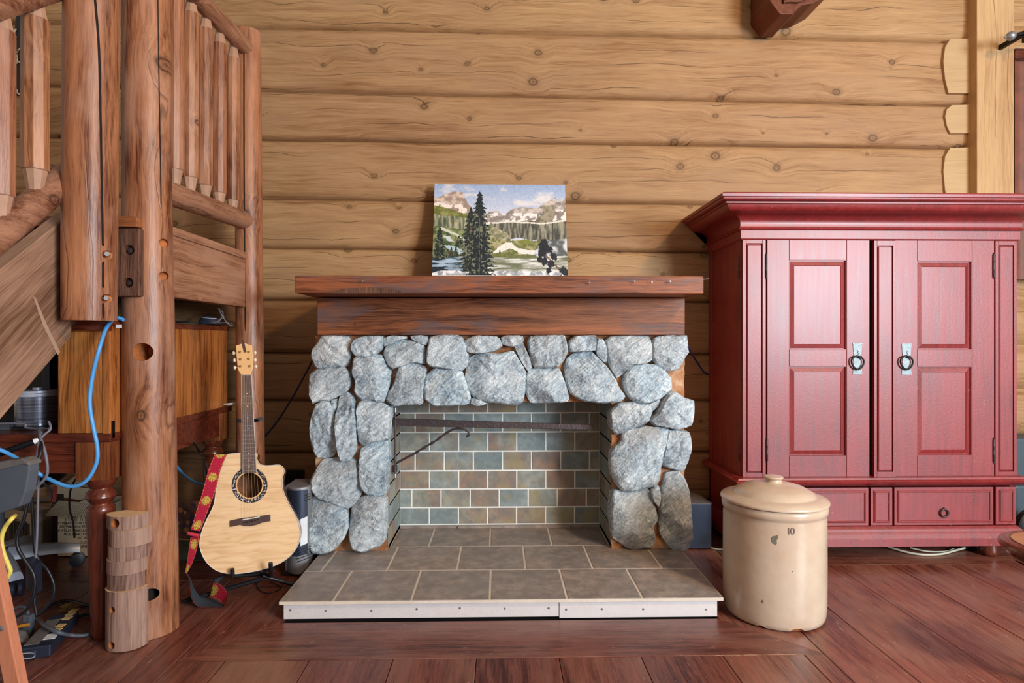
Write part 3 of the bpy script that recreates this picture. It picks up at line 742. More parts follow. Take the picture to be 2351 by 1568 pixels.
    lay(inpoly(Xd, Yd, [(1680,930),(2060,890),(2060,1180),(1560,1120)]), rock((92, 96, 96), (214, 216, 222), np.clip((vnoise(w, h, 14, 10, 21, 3) - .35) * 3, 0, 1)))
    lake = (Y > 1140 + (X < 900) * 20)
    lay(lake, rock((112, 116, 92), (222, 222, 218), np.clip((N4 - .32) * 2.8, 0, 1)))
    lay(lake * (X < 620), rock((58, 78, 96), (170, 192, 210), np.clip((N4 - .35) * 3, 0, 1)))
    lay(lake * (X < 400) * (Y > 1190) * (N4 < .55), A(36, 46, 56))
    lay((np.abs(Y - 1140) < 14) * (X > 1000) * (X < 1600), A(112, 116, 66))
    lay((Y > 1345 + 30 * np.sin(X / 90) * (X < 700) - (X > 900) * (X < 1220) * 10) * (Yd > 1340), rock((150, 156, 164), (240, 238, 238), np.clip((N2 - .3) * 4, 0, 1)))
    def tree(cx, top, bot, hw, col, lean=0, layers=16, seed=0):
        r = np.random.RandomState(seed); n = vnoise(w, h, 5, 5, seed + 50, 2)
        tt = (Y - top) / (bot - top); cc = cx + lean * tt
        tier = np.abs(((tt * layers + r.rand()) % 1.0))
        wd = hw * np.clip(tt, 0, 1) ** .62 * (.55 + .55 * tier) * (.62 + .85 * n)
        m = (tt > 0) & (tt < 1) & (np.abs(X - cc) < wd)
        hl = np.clip((vnoise(w, h, 4, 4, seed + 90, 2) - .5) * 2.4, 0, 1)
        lay(m, A(*col)[None, None] * (1 - hl[..., None] * .4) + A(112, 124, 96) * hl[..., None] * .4)
        lay(m & (n > .66) & (tt > .25), A(118, 122, 100))
        lay((np.abs(X - cc) < 7) & (tt > .3) & (tt < .97) & (N2 > .45), A(112, 86, 72))
    for cx, tp_, bt, hw in ((395,1040,1160,34),(440,1015,1160,36),(505,1010,1150,42),(545,860,1010,60),(1108,1050,1100,16)): tree(cx, tp_, bt, hw, (38, 50, 42), layers=6, seed=int(cx))
    tree(278, 730, 1180, 100, (36, 46, 44), layers=12, seed=4)
    tree(705, 455, 1330, 165, (38, 46, 46), layers=15, seed=5)
    tree(825, 228, 1410, 215, (34, 42, 46), layers=19, seed=6)
    lay(((X - 1690 - (Y - 1080) * .93) ** 2 < 230) & (Y > 1080) & (Y < 1400), A(120, 92, 82))
    n = vnoise(w, h, 5, 5, 77, 2)
    for cx, cy, r in ((1720,940,44),(1700,1010,66),(1760,1030,58),(1690,1090,62),(1790,1060,50),(1660,1190,44),(1840,1150,56),(1720,1210,58),(1800,1240,62),(1770,1340,40),(1960,1340,62),(2000,1370,60),(1720,980,50)):
        lay(((X - cx) ** 2 + (Y - cy) ** 2) < (r * (.45 + 1.0 * n)) ** 2, A(40, 44, 52))
    im = np.clip(im + (vnoise(w, h, 3, 3, 99, 2)[..., None] - .5) * 26, 0, 255) / 255
    return np.where(im <= .04045, im / 12.92, ((im + .055) / 1.055) ** 2.4)
def print_grid(img, p00, ex, ey):   # img rows from the top; p00 = top-left corner, ex/ey span the face
    h, w, _ = img.shape
    u = np.linspace(0, 1, w + 1); v = np.linspace(0, 1, h + 1)
    UU, VV = np.meshgrid(u, v)
    co = np.array(p00)[None, None] + UU[..., None] * np.array(ex) + VV[..., None] * np.array(ey)
    me = D.meshes.new('print')
    idx = np.arange((w + 1) * (h + 1)).reshape(h + 1, w + 1)
    q = np.stack([idx[:-1, :-1], idx[1:, :-1], idx[1:, 1:], idx[:-1, 1:]], -1).reshape(-1, 4)
    me.vertices.add(co.size // 3); me.vertices.foreach_set('co', co.reshape(-1))
    me.loops.add(q.size); me.loops.foreach_set('vertex_index', q.reshape(-1).astype(np.int32))
    me.polygons.add(len(q)); me.polygons.foreach_set('loop_start', np.arange(0, q.size, 4, dtype=np.int32))
    me.update(calc_edges=True)
    at = me.color_attributes.new('Col', 'FLOAT_COLOR', 'CORNER')
    c = np.concatenate([np.repeat(img.reshape(-1, 3), 4, axis=0), np.ones((q.shape[0] * 4, 1))], 1)
    at.data.foreach_set('color', c.reshape(-1).astype(np.float32))
    return me
# canvas leans on the logs: bottom on the shelf, top against the wall
pb, pt = 3.215, 3.375
zs = zy(633, 2.635) + .009
BL, BR = U(991, 632, pb), U(1298, 633, pb); TL, TR = U(998, 423, pt), U(1297, 425, pt)
BL.z = BR.z = zs
n_ = (BR - BL).cross(TL - BL).normalized()
if n_.y > 0: n_ = -n_
pa = thing('landscape_painting', 'unframed canvas painting of a mountain lake with tall dark firs, leaning on the mantel', 'painting', (BL + BR) / 2)
MB().prism([BL, BR, TR, TL], -n_ * .028).build('canvas', M['canvas'], pa, bev=.002)
ksl = (CYP - 632) / F; dBL = BL - TL; tv = (ksl * TL.y - (TL.z - CAMH)) / (dBL.z - ksl * dBL.y)   # the shelf lip hides the lowest strip
me = print_grid(landscape(), TL + n_ * .0012, TR - TL, dBL * tv); me.materials.append(M['art']); put('picture', me, pa)

# small flower painting standing on the floor under the landing
def flowers():
    w, h = 60, 90
    X, Y = np.meshgrid(np.arange(w), np.arange(h)); im = np.zeros((h, w, 3)); r = np.random.RandomState(5)
    n = vnoise(w, h, 12, 12, 3)[..., None]
    im[:] = np.array((64, 44, 48)) * (1 - n) + np.array((150, 116, 104)) * n
    for k in range(34):
        x, y = r.rand() * w * .75, r.rand() * 54 + 2; rad = 2.0 + r.rand() * 3.0
        c = [(176, 104, 56), (158, 66, 44), (188, 136, 76), (70, 58, 110), (60, 54, 96), (210, 150, 96)][r.randint(6)]
        m = ((X - x) ** 2 + (Y - y) ** 2 < (rad * (.6 + .8 * n[..., 0])) ** 2)[..., None]; im = np.where(m, np.array(c), im)
    m = (Y > 58)[..., None]; im = np.where(m, np.array((52, 50, 44)) * (1 - n) + np.array((116, 122, 100)) * n, im)
    m = ((Y == 58) | (Y == 59))[..., None]; im = np.where(m, np.array((196, 150, 90)), im)
    im = im / 255
    return np.where(im <= .04045, im / 12.92, ((im + .055) / 1.055) ** 2.4)
Yf = 3.02
TLf, TRf = U(392, 1146, Yf + .06), U(474, 1150, Yf + .06); BLf, BRf = U(392, 1244, Yf), U(474, 1247, Yf)
BLf.z = BRf.z = .003
nf = (BRf - BLf).cross(TLf - BLf).normalized(); nf = -nf if nf.y > 0 else nf
fpn = thing('flower_painting', 'small dark flower painting with orange and purple blooms behind the guitar strap', 'painting', (BLf + BRf) / 2)
MB().prism([BLf, BRf, TRf, TLf], -nf * .02).build('canvas', M['black'], fpn, bev=.001)
me = print_grid(flowers(), TLf + nf * .001, TRf - TLf, BLf - TLf); me.materials.append(M['art']); put('picture', me, fpn)

# ================================================================== ARMOIRE
AY = 2.96; ABK = 3.425
ar = thing('armoire', 'tall distressed red armoire with panelled doors beside the fireplace', 'armoire', (xp(2018, AY), 3.2, 0))
ax0, ax1 = xp(1704, AY), xp(2334, AY)
zA = lambda py: zy(py, AY)
Zbot, Ztop = zA(1256), 1.79
rd = M['armoire']
mb = MB()
ft = .012   # face frame stands proud of the carcass sides
mb.box(ax0, ax0 + .02, AY + .02, ABK, Zbot, zA(524)); mb.box(ax1 - .02, ax1, AY + .02, ABK, Zbot, zA(524))
mb.box(ax0, ax1, ABK - .015, ABK, Zbot, zA(524)); mb.box(ax0 + .02, ax1 - .02, AY + .03, ABK, Zbot + .02, Zbot + .05)
mb.box(ax0 + .02, ax1 - .02, AY + .03, ABK, zA(1110), zA(1102)); mb.box(ax0, ax1, AY + .02, ABK, zA(526), zA(510))
mb.build('carcass', rd, ar, bev=.002)
# corner strip on the left side with its hinges
MB().box(ax0 - .003, ax0 + .005, AY + .02, AY + .075, zA(1100), zA(545)).build('side_stile', rd, ar, bev=.0015)
MB().box(ax0 - .003, ax0 + .005, ABK - .045, ABK, zA(1100), zA(545)).build('side_stile', rd, ar, bev=.0015)
def profile_run(prof, y_front, x0, x1, name):
    """moulding: prof = (overhang, z) from bottom to top, mitred around front and both sides back to the wall"""
    vs = []; n = len(prof)
    for o, z in prof:
        vs += [(x0 - o, ABK, z), (x0 - o, y_front - o, z), (x1 + o, y_front - o, z), (x1 + o, ABK, z)]
    fs = [(i * 4 + j, i * 4 + j + 1, (i + 1) * 4 + j + 1, (i + 1) * 4 + j) for i in range(n - 1) for j in range(3)]
    fs += [(0, 1, 2, 3), tuple((n - 1) * 4 + j for j in (3, 2, 1, 0)), ]
    fs += [tuple(i * 4 for i in range(n)), tuple(i * 4 + 3 for i in range(n))[::-1]]
    m2 = MB().add(vs, fs); return m2.build(name, rd, ar, smooth=28)
def arc(o0, z0, o1, z1, k=6, bulge=.3, inv=False):
    pts = []
    for i in range(k + 1):
        t = i / k; s = math.sin(PI * t) * bulge
        o = o0 + (o1 - o0) * t; z = z0 + (z1 - z0) * t
        L = math.hypot(o1 - o0, z1 - z0); nx, nz = (z1 - z0) / L, -(o1 - o0) / L
        pts.append((o + nx * s * L * (-1 if inv else 1), z + nz * s * L * (-1 if inv else 1)))
    return pts
fz0, fz1 = zA(546), zA(527)
profile_run([(.004, fz0 - .006), (.010, fz0), (.010, fz1)], AY, ax0, ax1, 'frieze')
fascia = zA(514)
crown = [(.010, fz1), (.018, fz1 + .002), (.024, fz1 + .010), (.020, fz1 + .018), (.014, fz1 + .022)] + arc(.016, fz1 + .026, .062, fz1 + .105, 7, .22, True) + \
        arc(.072, fz1 + .105, .120, fz1 + .155, 5, .16) + [(.128, fz1 + .158), (.128, fz1 + .168)] + arc(.134, fz1 + .170, .150, fz1 + .192, 4, .2) + [(.156, fz1 + .196), (.158, fz1 + .215), (.150, fz1 + .226)]
dz = (1.797 - (fz1 + .226)); crown = [(o, z + dz * max(0, (z - fz1) / .226)) for o, z in crown]
profile_run(crown, AY, ax0, ax1, 'cornice')
w0 = zA(1120); w1 = zA(1098)
profile_run([(.004, w0), (.012, w0 + .006), (.030, w0 + .014), (.042, w0 + .022), (.046, w0 + .030), (.040, w0 + .036), (.034, w0 + .038), (.030, w0 + .046), (.0, w0 + .050)], AY, ax0, ax1, 'waist_moulding')
b0 = Zbot; b1_ = zA(1214)
profile_run([(.036, b0), (.036, b0 + .036), (.032, b0 + .042), (.026, b0 + .056), (.020, b0 + .062), (.016, b0 + .074), (.006, b0 + .084), (.0, b1_)], AY, ax0, ax1, 'base_moulding')
for x in (ax0 + .06, ax1 - .10):
    for y in (AY + .05, ABK - .07):
        MB().lathe([(.03, 0), (.042, .012), (.045, .03), (.036, Zbot + .01)], (x, y, 0), 16).build('foot', M['mahogZ'], ar, smooth=50)
MB().box(xp(2200, 3.1), xp(2238, 3.1), 3.08, 3.16, 0, Zbot + .02).build('foot', M['black'], ar, bev=.004)

def raised(x0, x1, z0, z1, y, rim=.004, inset=.026, dep=.010, fld=.003):
    """sunken field panel: frame edge at y, recess, bevel rising to a flat field"""
    rings = [(0, 0), (.002, 0), (.004, dep), (.007, dep), (inset, fld), (inset + .002, fld + .003), (inset + .003, fld + .003)]
    vs = []
    for o, d in rings: vs += [(x0 + o, y + d, z0 + o), (x1 - o, y + d, z0 + o), (x1 - o, y + d, z1 - o), (x0 + o, y + d, z1 - o)]
    fs = [(r * 4 + j, r * 4 + (j + 1) % 4, (r + 1) * 4 + (j + 1) % 4, (r + 1) * 4 + j) for r in range(len(rings) - 1) for j in range(4)]
    k = (len(rings) - 1) * 4; fs.append((k, k + 1, k + 2, k + 3)); return MB().add(vs, fs)
def framed(name, parent, px0, px1, py0, py1, panels, yf, th=.022, seams=(), label=None):
    """a door or post face: boards around sunken panels. panels are px rectangles"""
    X = lambda p: xp(p, AY)
    root = node(name, parent, (X((px0 + px1) / 2), yf, zA(py1)))
    if label: root['label'] = label
    g = .0009
    P = sorted(panels, key=lambda r: r[2])
    xa, xb = (P[0][0], P[0][1])
    X0, X1, XA, XB = X(px0), X(px1), X(xa), X(xb)
    MB().box(X0, XA - g, yf, yf + th, zA(py1), zA(py0)).build('stile', rd, root, bev=.0018)
    MB().box(XB + g, X1, yf, yf + th, zA(py1), zA(py0)).build('stile', rd, root, bev=.0018)
    ys = [py0] + [v for p in P for v in (p[2], p[3])] + [py1]
    for a, b in zip(ys[0::2], ys[1::2]):
        MB().box(XA, XB, yf + .0003, yf + th, zA(b), zA(a)).build('rail', rd, root, bev=.0014)
    for (p0, p1, q0, q1) in P:
        raised(X(p0), X(p1), zA(q1), zA(q0), yf + .002).build('panel', rd, root, bev=0)
    MB().box(X0 + .002, X1 - .002, yf + th - .003, yf + th, zA(py1) + .002, zA(py0) - .002).build('backing', rd, root)
    return root
yd = AY - .002
dl = framed('door', ar, 1761, 1996, 547, 1098, [(1812, 1943, 595, 803), (1812, 1943, 842, 1050)], yd)
dr = framed('door', ar, 2054, 2282, 548, 1098, [(2106, 2231, 597, 803), (2106, 2231, 843, 1050)], yd)
def pilaster(name, px0, px1, py0, py1, ins, inst, yf):
    X = lambda p: xp(p, AY)
    root = node(name, ar, (X((px0 + px1) / 2), yf, zA(py1)))
    a, b, c, d = X(px0), X(px1), zA(py1), zA(py0); e = ins / F * AY; f = inst / F * AY
    g = .0004
    mb = MB(); mb.box(a, a + e - g, yf, yf + .022, c, d); mb.box(b - e + g, b, yf, yf + .022, c, d); mb.box(a + e, b - e, yf, yf + .022, c, c + f - g); mb.box(a + e, b - e, yf, yf + .022, d - f + g, d)
    mb.build('frame', rd, root, bev=.0012)
    rings = [(0, .012), (.003, .012), (.004, .002), (.009, -.002), (.012, -.002)]
    vs = []
    x0, x1, z0, z1 = a + e, b - e, c + f, d - f
    for o, dd in rings: vs += [(x0 + o, yf + dd, z0 + o), (x1 - o, yf + dd, z0 + o), (x1 - o, yf + dd, z1 - o), (x0 + o, yf + dd, z1 - o)]
    fs = [(r * 4 + j, r * 4 + (j + 1) % 4, (r + 1) * 4 + (j + 1) % 4, (r + 1) * 4 + j) for r in range(len(rings) - 1) for j in range(4)]
    k = (len(rings) - 1) * 4; fs.append((k, k + 1, k + 2, k + 3)); MB().add(vs, fs).build('panel', rd, root)
    MB().box(a + .001, b - .001, yf + .016, yf + .024, c + .001, d - .001).build('backing', rd, root)
    return root
pilaster('pilaster', 1705, 1758, 547, 1098, 8, 10, yd)
pilaster('pilaster', 2003, 2053, 550, 1098, 7, 12, yd - .012)
pilaster('pilaster', 2285, 2334, 549, 1098, 7, 10, yd)
MB().box(xp(1996.5, AY), xp(2003, AY), AY + .016, AY + .024, zA(1098), zA(548)).build('gap_strip', M['gap'], ar)
# drawer tier
def drawer(px0, px1, knob):
    X = lambda p: xp(p, AY)
    root = node('drawer' if knob else 'drawer_post', ar, (X((px0 + px1) / 2), yd, zA(1212)))
    a, b, c, d = X(px0) + .0015, X(px1) - .0015, zA(1212), zA(1124)
    MB().box(a, b, yd, yd + .02, c, d).build('drawer_front', rd, root, bev=.0016)
    o = .013; rings = [(0, .002), (.001, -.003), (.007, -.0075), (.010, -.0075), (.0125, -.004), (.014, -.004)]
    vs = []
    for q, dd in rings: vs += [(a + o + q, yd + dd, c + o + q), (b - o - q, yd + dd, c + o + q), (b - o - q, yd + dd, d - o - q), (a + o + q, yd + dd, d - o - q)]
    fs = [(r * 4 + j, r * 4 + (j + 1) % 4, (r + 1) * 4 + (j + 1) % 4, (r + 1) * 4 + j) for r in range(len(rings) - 1) for j in range(4)]
    k = (len(rings) - 1) * 4; fs.append((k, k + 1, k + 2, k + 3)); MB().add(vs, fs).build('panel', rd, root)
    if knob:
        c0 = U(knob, 1178, yd - .012)
        mb = MB(); R = .0195
        mb.tube([c0 + Vector((math.cos(t) * R, 0, math.sin(t) * R)) for t in np.linspace(0, 2 * PI, 25)], .0042, 8, cap=False)
        mb.lathe([(.008, 0), (.006, -.014), (.003, -.016)], c0 + Vector((0, .012, R)), 12, axis='Y'); mb.build('ring_pull', M['iron'], root, smooth=60)
drawer(1762, 1994, 1884); drawer(1998, 2049, None); drawer(2052, 2281, 2169); drawer(2285, 2333, None); drawer(1706, 1758, None)
# door hardware
def handle(door, px0, px1, py0, py1):
    y = yd - .0025
    pts = []
    for t in np.linspace(0, 1, 9): pts.append((px0 + 2.5 * math.sin(PI * t), py0 + (py1 - py0) * t))
    for t in np.linspace(1, 0, 9): pts.append((px1 - 2.5 * math.sin(PI * t), py0 + (py1 - py0) * t))
    root = MB().prism([U(x, q, y) for x, q in pts], (0, .0025, 0)).build('handle', M['plate'], door)
    cx = (px0 + px1) / 2; mb = MB()
    for x in (px0 + 2.2, px1 - 2.2):
        for q in (py0 + 3, py1 - 3): mb.lathe([(.0016, 0), (.0016, -.0015)], U(x, q, y), 8, axis='Y')
    kp = [(cx - .6, py0 + 16), (cx + 1.6, py0 + 18), (cx + .2, py0 + 21), (cx + 2, py0 + 24), (cx - .2, py0 + 27)]
    mb.tube([U(x, q, y - .0004) for x, q in kp], .0012, 5); mb.build('rivet', M['black_iron'], door)
    ring = [(cx - 2, 817), (cx - 10, 821), (cx - 14, 828), (cx - 12, 838), (cx - 6, 845), (cx + 1, 848.5), (cx + 8, 845), (cx + 13, 837), (cx + 14, 828), (cx + 10, 822), (cx + 2, 819.5)]
    mb = MB(); mb.tube([U(x, q, y - .010) for x, q in ring] , .0042, 8, smooth=4); mb.tube([U(cx - 2, 817.5, y - .004), U(cx + 9, 818.5, y - .004)], .0036, 8)
    mb.build('ring_pull', M['black_iron'], door, smooth=60)
handle(dl, 1958, 1980, 788, 859); handle(dr, 2070, 2093, 789, 860)
def hinge(parent, px, py0, py1, Y, X=None):
    mb = MB(); pf = lambda q: (U(px, q, Y) if X is None else UX(px, q, X))
    a, b = pf(py0), pf(py1); h = (a.z - b.z)
    mb.lathe([(.001, 0), (.0035, .003), (.0022, .007), (.005, .010), (.005, h * .33), (.0057, h * .34), (.005, h * .35), (.005, h * .65), (.0057, h * .66), (.005, h * .67), (.005, h - .010), (.0022, h - .007), (.0035, h - .003), (.001, h)], b, 10)
    mb.build('hinge', M['iron'], parent, smooth=50)
hinge(dl, 1759.5, 581, 641, yd - .003); hinge(dl, 1761, 1003, 1063, yd - .003)
hinge(dr, 2281.5, 580, 640, yd - .003); hinge(dr, 2282, 1005, 1064, yd - .003)
hinge(ar, 1697, 586, 641, 0, ax0 - .004); hinge(ar, 1697.5, 1002, 1060, 0, ax0 - .004)
# ================================================================== LOG STAIRCASE
stc = thing('log_staircase', 'peeled log staircase landing with round posts, spindles and rails at the left', 'staircase', (-1.35, 2.3, 0))
def pole(name, p0, p1, r0, r1, mat, parent=stc, n=18, seg=26, seed=0, facet=.05, neck=None, flat=None, sm=28, hole=()):
    """peeled log between two points; radius wanders, drawknife flats, optional tapered tenon necks"""
    p0, p1 = Vector(p0), Vector(p1); ax = p1 - p0; L = ax.length; ax.normalize()
    u = ax.cross(Vector((0, 1, 0)) if abs(ax.y) < .9 else Vector((1, 0, 0))).normalized(); w = ax.cross(u)
    vs = []; ts = list(np.linspace(0, 1, seg + 1))
    if neck:
        e = neck / L; ts = sorted(set([0, e * .35, e * .75, e * .98, e * 1.0001, 1 - e * 1.0001, 1 - e * .98, 1 - e * .75, 1 - e * .35, 1] + [t for t in ts if e * 1.05 < t < 1 - e * 1.05]))
    mi = []
    for t in ts:
        base = r0 + (r1 - r0) * t
        k = 1.0
        if neck:
            d = min(t, 1 - t) / (neck / L)
            if d < 1: k = .50 + .40 * d ** 1.6
        for j in range(n):
            a = 2 * PI * j / n
            nz = mnoise.noise(Vector((math.cos(a) * 1.5, math.sin(a) * 1.5, seed * 7.3 + t * L * 1.1)))
            nz2 = mnoise.noise(Vector((math.cos(a) * .8 + 5, math.sin(a) * .8, seed * 3.1 + t * L * .5)))
            rr = base * k * (1 + facet * nz + facet * .6 * nz2)
            p = p0 + ax * (t * L) + (u * math.cos(a) + w * math.sin(a)) * rr
            vs.append(p)
    fs = []; mis = []
    for i in range(len(ts) - 1):
        isn = neck and (ts[i + 1] * L <= neck + .001 or (1 - ts[i]) * L <= neck + .001)
        for j in range(n):
            fs.append((i * n + j, i * n + (j + 1) % n, (i + 1) * n + (j + 1) % n, (i + 1) * n + j)); mis.append(1 if isn else 0)
    k = len(ts) - 1
    fs += [tuple(range(n))[::-1], tuple(range(k * n, (k + 1) * n))]; mis += [0, 0]
    mb = MB(); mb.add(vs, fs); mb.m = mis
    return mb.build(name, [mat, M['tenon']], parent, smooth=sm)
def drill(o, p, d, r, depth, mat):
    """real hole: boolean-cut a cylinder into the mesh, tidy up the cutter"""
    d = Vector(d).normalized()
    me = MB().tube([Vector(p) - d * .05, Vector(p) + d * depth], r, 24).mesh('cut', mat)
    c = D.objects.new('cut', me); COL.objects.link(c)
    b = o.modifiers.new('hole', 'BOOLEAN'); b.operation = 'DIFFERENCE'; b.object = c; b.solver = 'EXACT'; b.material_mode = 'TRANSFER'
    bpy.context.view_layer.update()
    off = o.matrix_world
    dg = bpy.context.evaluated_depsgraph_get(); nm = D.meshes.new_from_object(o.evaluated_get(dg))
    o.modifiers.remove(b); o.data = nm; D.objects.remove(c)
P2X, P2Y = -1.315, 2.30
# floor-to-top post
p2 = pole('post', (xp(348, P2Y), P2Y, 0), (xp(332, P2Y), P2Y, 2.75), .092, .079, M['stairZ'], n=26, seg=40, seed=2, facet=.045)
q = U(327, 808, P2Y - .08); drill(p2, q, (-.05, 1, 0), .033, .10, M['rot'])
q = U(343, 1366, P2Y - .085); drill(p2, q, (.1, 1, 0), .022, .09, M['gap'])
for x, y in ((376, 556), (376, 632)):
    q = U(x, y, P2Y - .05); drill(p2, q, (-.55, 1, 0), .016, .045, M['rot'])
# far post against the wall
p3 = pole('post', (xp(577, 3.1), 3.1, 0), (xp(568, 3.1), 3.1, zy(64, 3.03)), .069, .063, M['stairZ'], n=24, seg=36, seed=5, facet=.04)
# hanging newel at the head of the flight
P1Y = 2.105
p1 = pole('newel_post', (xp(206, P1Y), P1Y, zy(737, P1Y)), (xp(214, P1Y), P1Y, 2.62), .082, .083, M['stairZ'], n=26, seg=34, seed=9, facet=.05)
for x, y in ((245, 582), (243, 684)):
    q = U(x, y, P1Y - .055); d = Vector((-.55, 1, 0)); drill(p1, q, d, .015, .05, M['rot'])
    MB().tube([q + d.normalized() * .012, q + d.normalized() * .04], .008, 6).build('bolt', M['grey_metal'], p1)
# long drying splits cut into the uprights
from mathutils.bvhtree import BVHTree
def on_surface(o, pts):
    """where the sight lines through these photo pixels meet the object's surface"""
    me = o.data; off = WP[o.name]
    bv = BVHTree.FromPolygons([v.co + off for v in me.vertices], [tuple(p.vertices) for p in me.polygons])
    out = []
    for x, y in pts:
        h = bv.ray_cast(C0, ray(x, y).normalized())
        if h[0] is not None: out.append(h[0])
    return out
def split(o, pts, w=.0035):
    fine = [(v.x, v.y) for v in crom([Vector((x, y, 0)) for x, y in pts], 8)]
    P = on_surface(o, fine)
    me = MB().tube(P, [w * .3] + [w] * (len(P) - 2) + [w * .4], 6).mesh('cut', M['gap'])
    c = D.objects.new('cut', me); COL.objects.link(c)
    b = o.modifiers.new('split', 'BOOLEAN'); b.operation = 'DIFFERENCE'; b.object = c; b.solver = 'EXACT'; b.material_mode = 'TRANSFER'
    bpy.context.view_layer.update()
    nm = D.meshes.new_from_object(o.evaluated_get(bpy.context.evaluated_depsgraph_get())); o.modifiers.remove(b); o.data = nm; D.objects.remove(c)
split(p1, [(214, -40), (220, 20), (227, 110), (230, 220), (233, 400), (236, 560), (237, 732)], .0042)
split(p2, [(362, -40), (364, 120), (367, 300), (370, 480)], .0026)
split(p3, [(560, 70), (560, 300), (561, 520), (563, 760)], .004)
# landing: beam, edge board, fascia, floor
LY = 2.195
bm_ = MB().box(-2.75, xp(320, LY), LY, LY + .14, zy(682, LY), zy(527, LY)).build('beam', M['rough_beam'], stc, bev=.004)
for x, y in ((295, 574), (294, 649)):
    q = U(x, y, LY); drill(bm_, q, (0, 1, 0), .0185, .022, M['rough_beam'])
    mb = MB(); mb.lathe([(.015, 0), (.015, -.002)], q + Vector((0, .02, 0)), 20, axis='Y'); mb.lathe([(.0105, 0), (.0105, -.008), (.009, -.0095)], q + Vector((0, .018, 0)), 6, axis='Y')
    mb.build('bolt', M['iron'], bm_)
MB().box(-2.75, xp(318, LY), LY - .012, LY + .06, zy(525, LY) , zy(502, LY)).build('edge_board', M['mantel'], stc, bev=.003)
FX = -1.272
f0, f1 = UX(386, 527, FX), UX(386, 692, FX)
fz_t, fz_b = 1.503, 1.262
MB().box(FX - .045, FX, P2Y + .02, 3.06, fz_b, fz_t).build('fascia', M['stairY'], stc, bev=.003)
MB().box(FX - .04, FX + .006, P2Y + .02, 3.055, fz_t, fz_t + .034).build('edge_strip', M['stairY'], stc, bev=.003)
lf = MB().box(-3.6, FX - .042, LY + .06, 3.09, fz_t - .002, fz_t + .03).box(-3.6, -1.44, 3.09, 3.41, fz_t - .002, fz_t + .03).build('landing_floor', M['stairY'], stc)
MB().box(-3.6, FX - .05, 2.7, 2.76, fz_b + .04, fz_t - .003).box(-3.6, -1.46, 3.3, 3.36, fz_b + .04, fz_t - .003).build('joist', M['rough_beam'], stc)
# landing railing
def rr(px, py, Y): return U(px, py, Y)
RXm = -1.295
pole('bottom_rail', (RXm - .01, P2Y + .02, 1.672), (RXm + .012, 3.055, 1.70), .047, .045, M['stairY'], n=16, seg=16, seed=11, facet=.04)
pole('hand_rail', (RXm, P2Y - .06, 2.553), (RXm + .015, 3.075, 2.575), .043, .040, M['stairY'], n=16, seg=16, seed=12, facet=.04)
for k, px in enumerate((402, 437, 471, 503, 534)):
    Y = UX(px, 784, -1.31).y
    pole('baluster', (-1.31, Y, 1.70), (-1.306, Y, 2.565), .033, .033, M['stairZ'], n=10, seg=14, seed=20 + k, facet=.09, neck=.085, sm=22)
# flight going down towards the room
SX = -1.503
sl = .78
def zt(Y): return 1.283 + sl * (Y - 1.81)
def zb(Y): return .827 + .845 * (Y - 1.81)
yt = 2.145
top = [(yt, zt(yt)), (1.81, zt(1.81)), (.16, max(.02, zt(.16))), (.14, 0.0), (1.81 - .827 / .845, 0.0), (1.81, zb(1.81)), (yt, zb(yt))]
for X in (SX, -2.46):
    MB().prism([Vector((X, y, z)) for y, z in top], (-.055, 0, 0)).build('stringer', M['stringer'], stc, bev=.004)
MB().prism([UX(x, y, SX + .0004) for x, y in ((76, 680), (82, 684), (104, 738), (138, 808), (132, 815), (98, 745))], (.0004, 0, 0)).build('worn_mark', plain('pale_rubbed_wood', lin(172, 142, 122), .7), stc)
for k in range(6):
    z = 1.54 - .2 * (k + 1); y = 2.15 - .245 * (k + 1)
    MB().box(-2.46, SX - .055, y, y + .27, z - .05, z).build('tread', M['stairX'], stc, bev=.005)
pole('bottom_rail', (SX, 2.14, 1.387 + .86 * (2.14 - 1.805)), (SX, .60, 1.387 + .86 * (.60 - 1.805)), .047, .047, M['stairY'], n=16, seg=20, seed=31, facet=.04)
pole('hand_rail', (SX, 2.13, 2.105 + .80 * (2.13 - 1.805)), (SX, .60, 2.105 + .80 * (.60 - 1.805)), .06, .06, M['stairY'], n=18, seg=20, seed=32, facet=.04)
for k, Y in enumerate((UX(81, 784, SX).y, UX(2, 784, SX).y, 1.75, 1.60, 1.48, 1.36, 1.24, 1.12, 1.0, .88, .76)):
    z0 = 1.387 + .86 * (Y - 1.805) + .01; z1 = 2.105 + .80 * (Y - 1.805) - .01
    pole('baluster', (SX, Y, z0), (SX, Y, z1), .038, .038, M['stairZ'], n=9, seg=12, seed=41 + k, facet=.10, neck=.10, sm=22)
pole('newel_post', (SX, .56, 0), (SX, .56, 1.40), .08, .08, M['stairZ'], n=18, seg=16, seed=60)

# black beaded strap hanging behind the spindles
hs = thing('beaded_strap', 'black cloth strap with cream beads hanging behind the left spindles', 'strap', U(42, 215, 3.40))
Yh = 3.40
MB().prism([U(x, y, Yh) for x, y in ((36,38),(47,34),(51,60),(46,130),(48,205),(50,216),(34,218),(36,160),(33,90))], (0, .015, 0)).build('cloth', M['black'], hs)
mb = MB()
for (cx, cy, r, a0, a1) in ((46, 128, 15, 1.2, 5.0), (33, 136, 13, -1.2, 1.4), (38, 76, 9, 1.8, 4.4), (44, 208, 8, 0, 3.2)):
    for t in np.linspace(a0, a1, 10): mb.ball(U(cx + math.cos(t) * r * .55, cy + math.sin(t) * r, Yh - .004), .0045, 6, 5)
mb.build('beads', M['pearl'], hs, smooth=180); D.objects['beads']['kind'] = 'stuff'

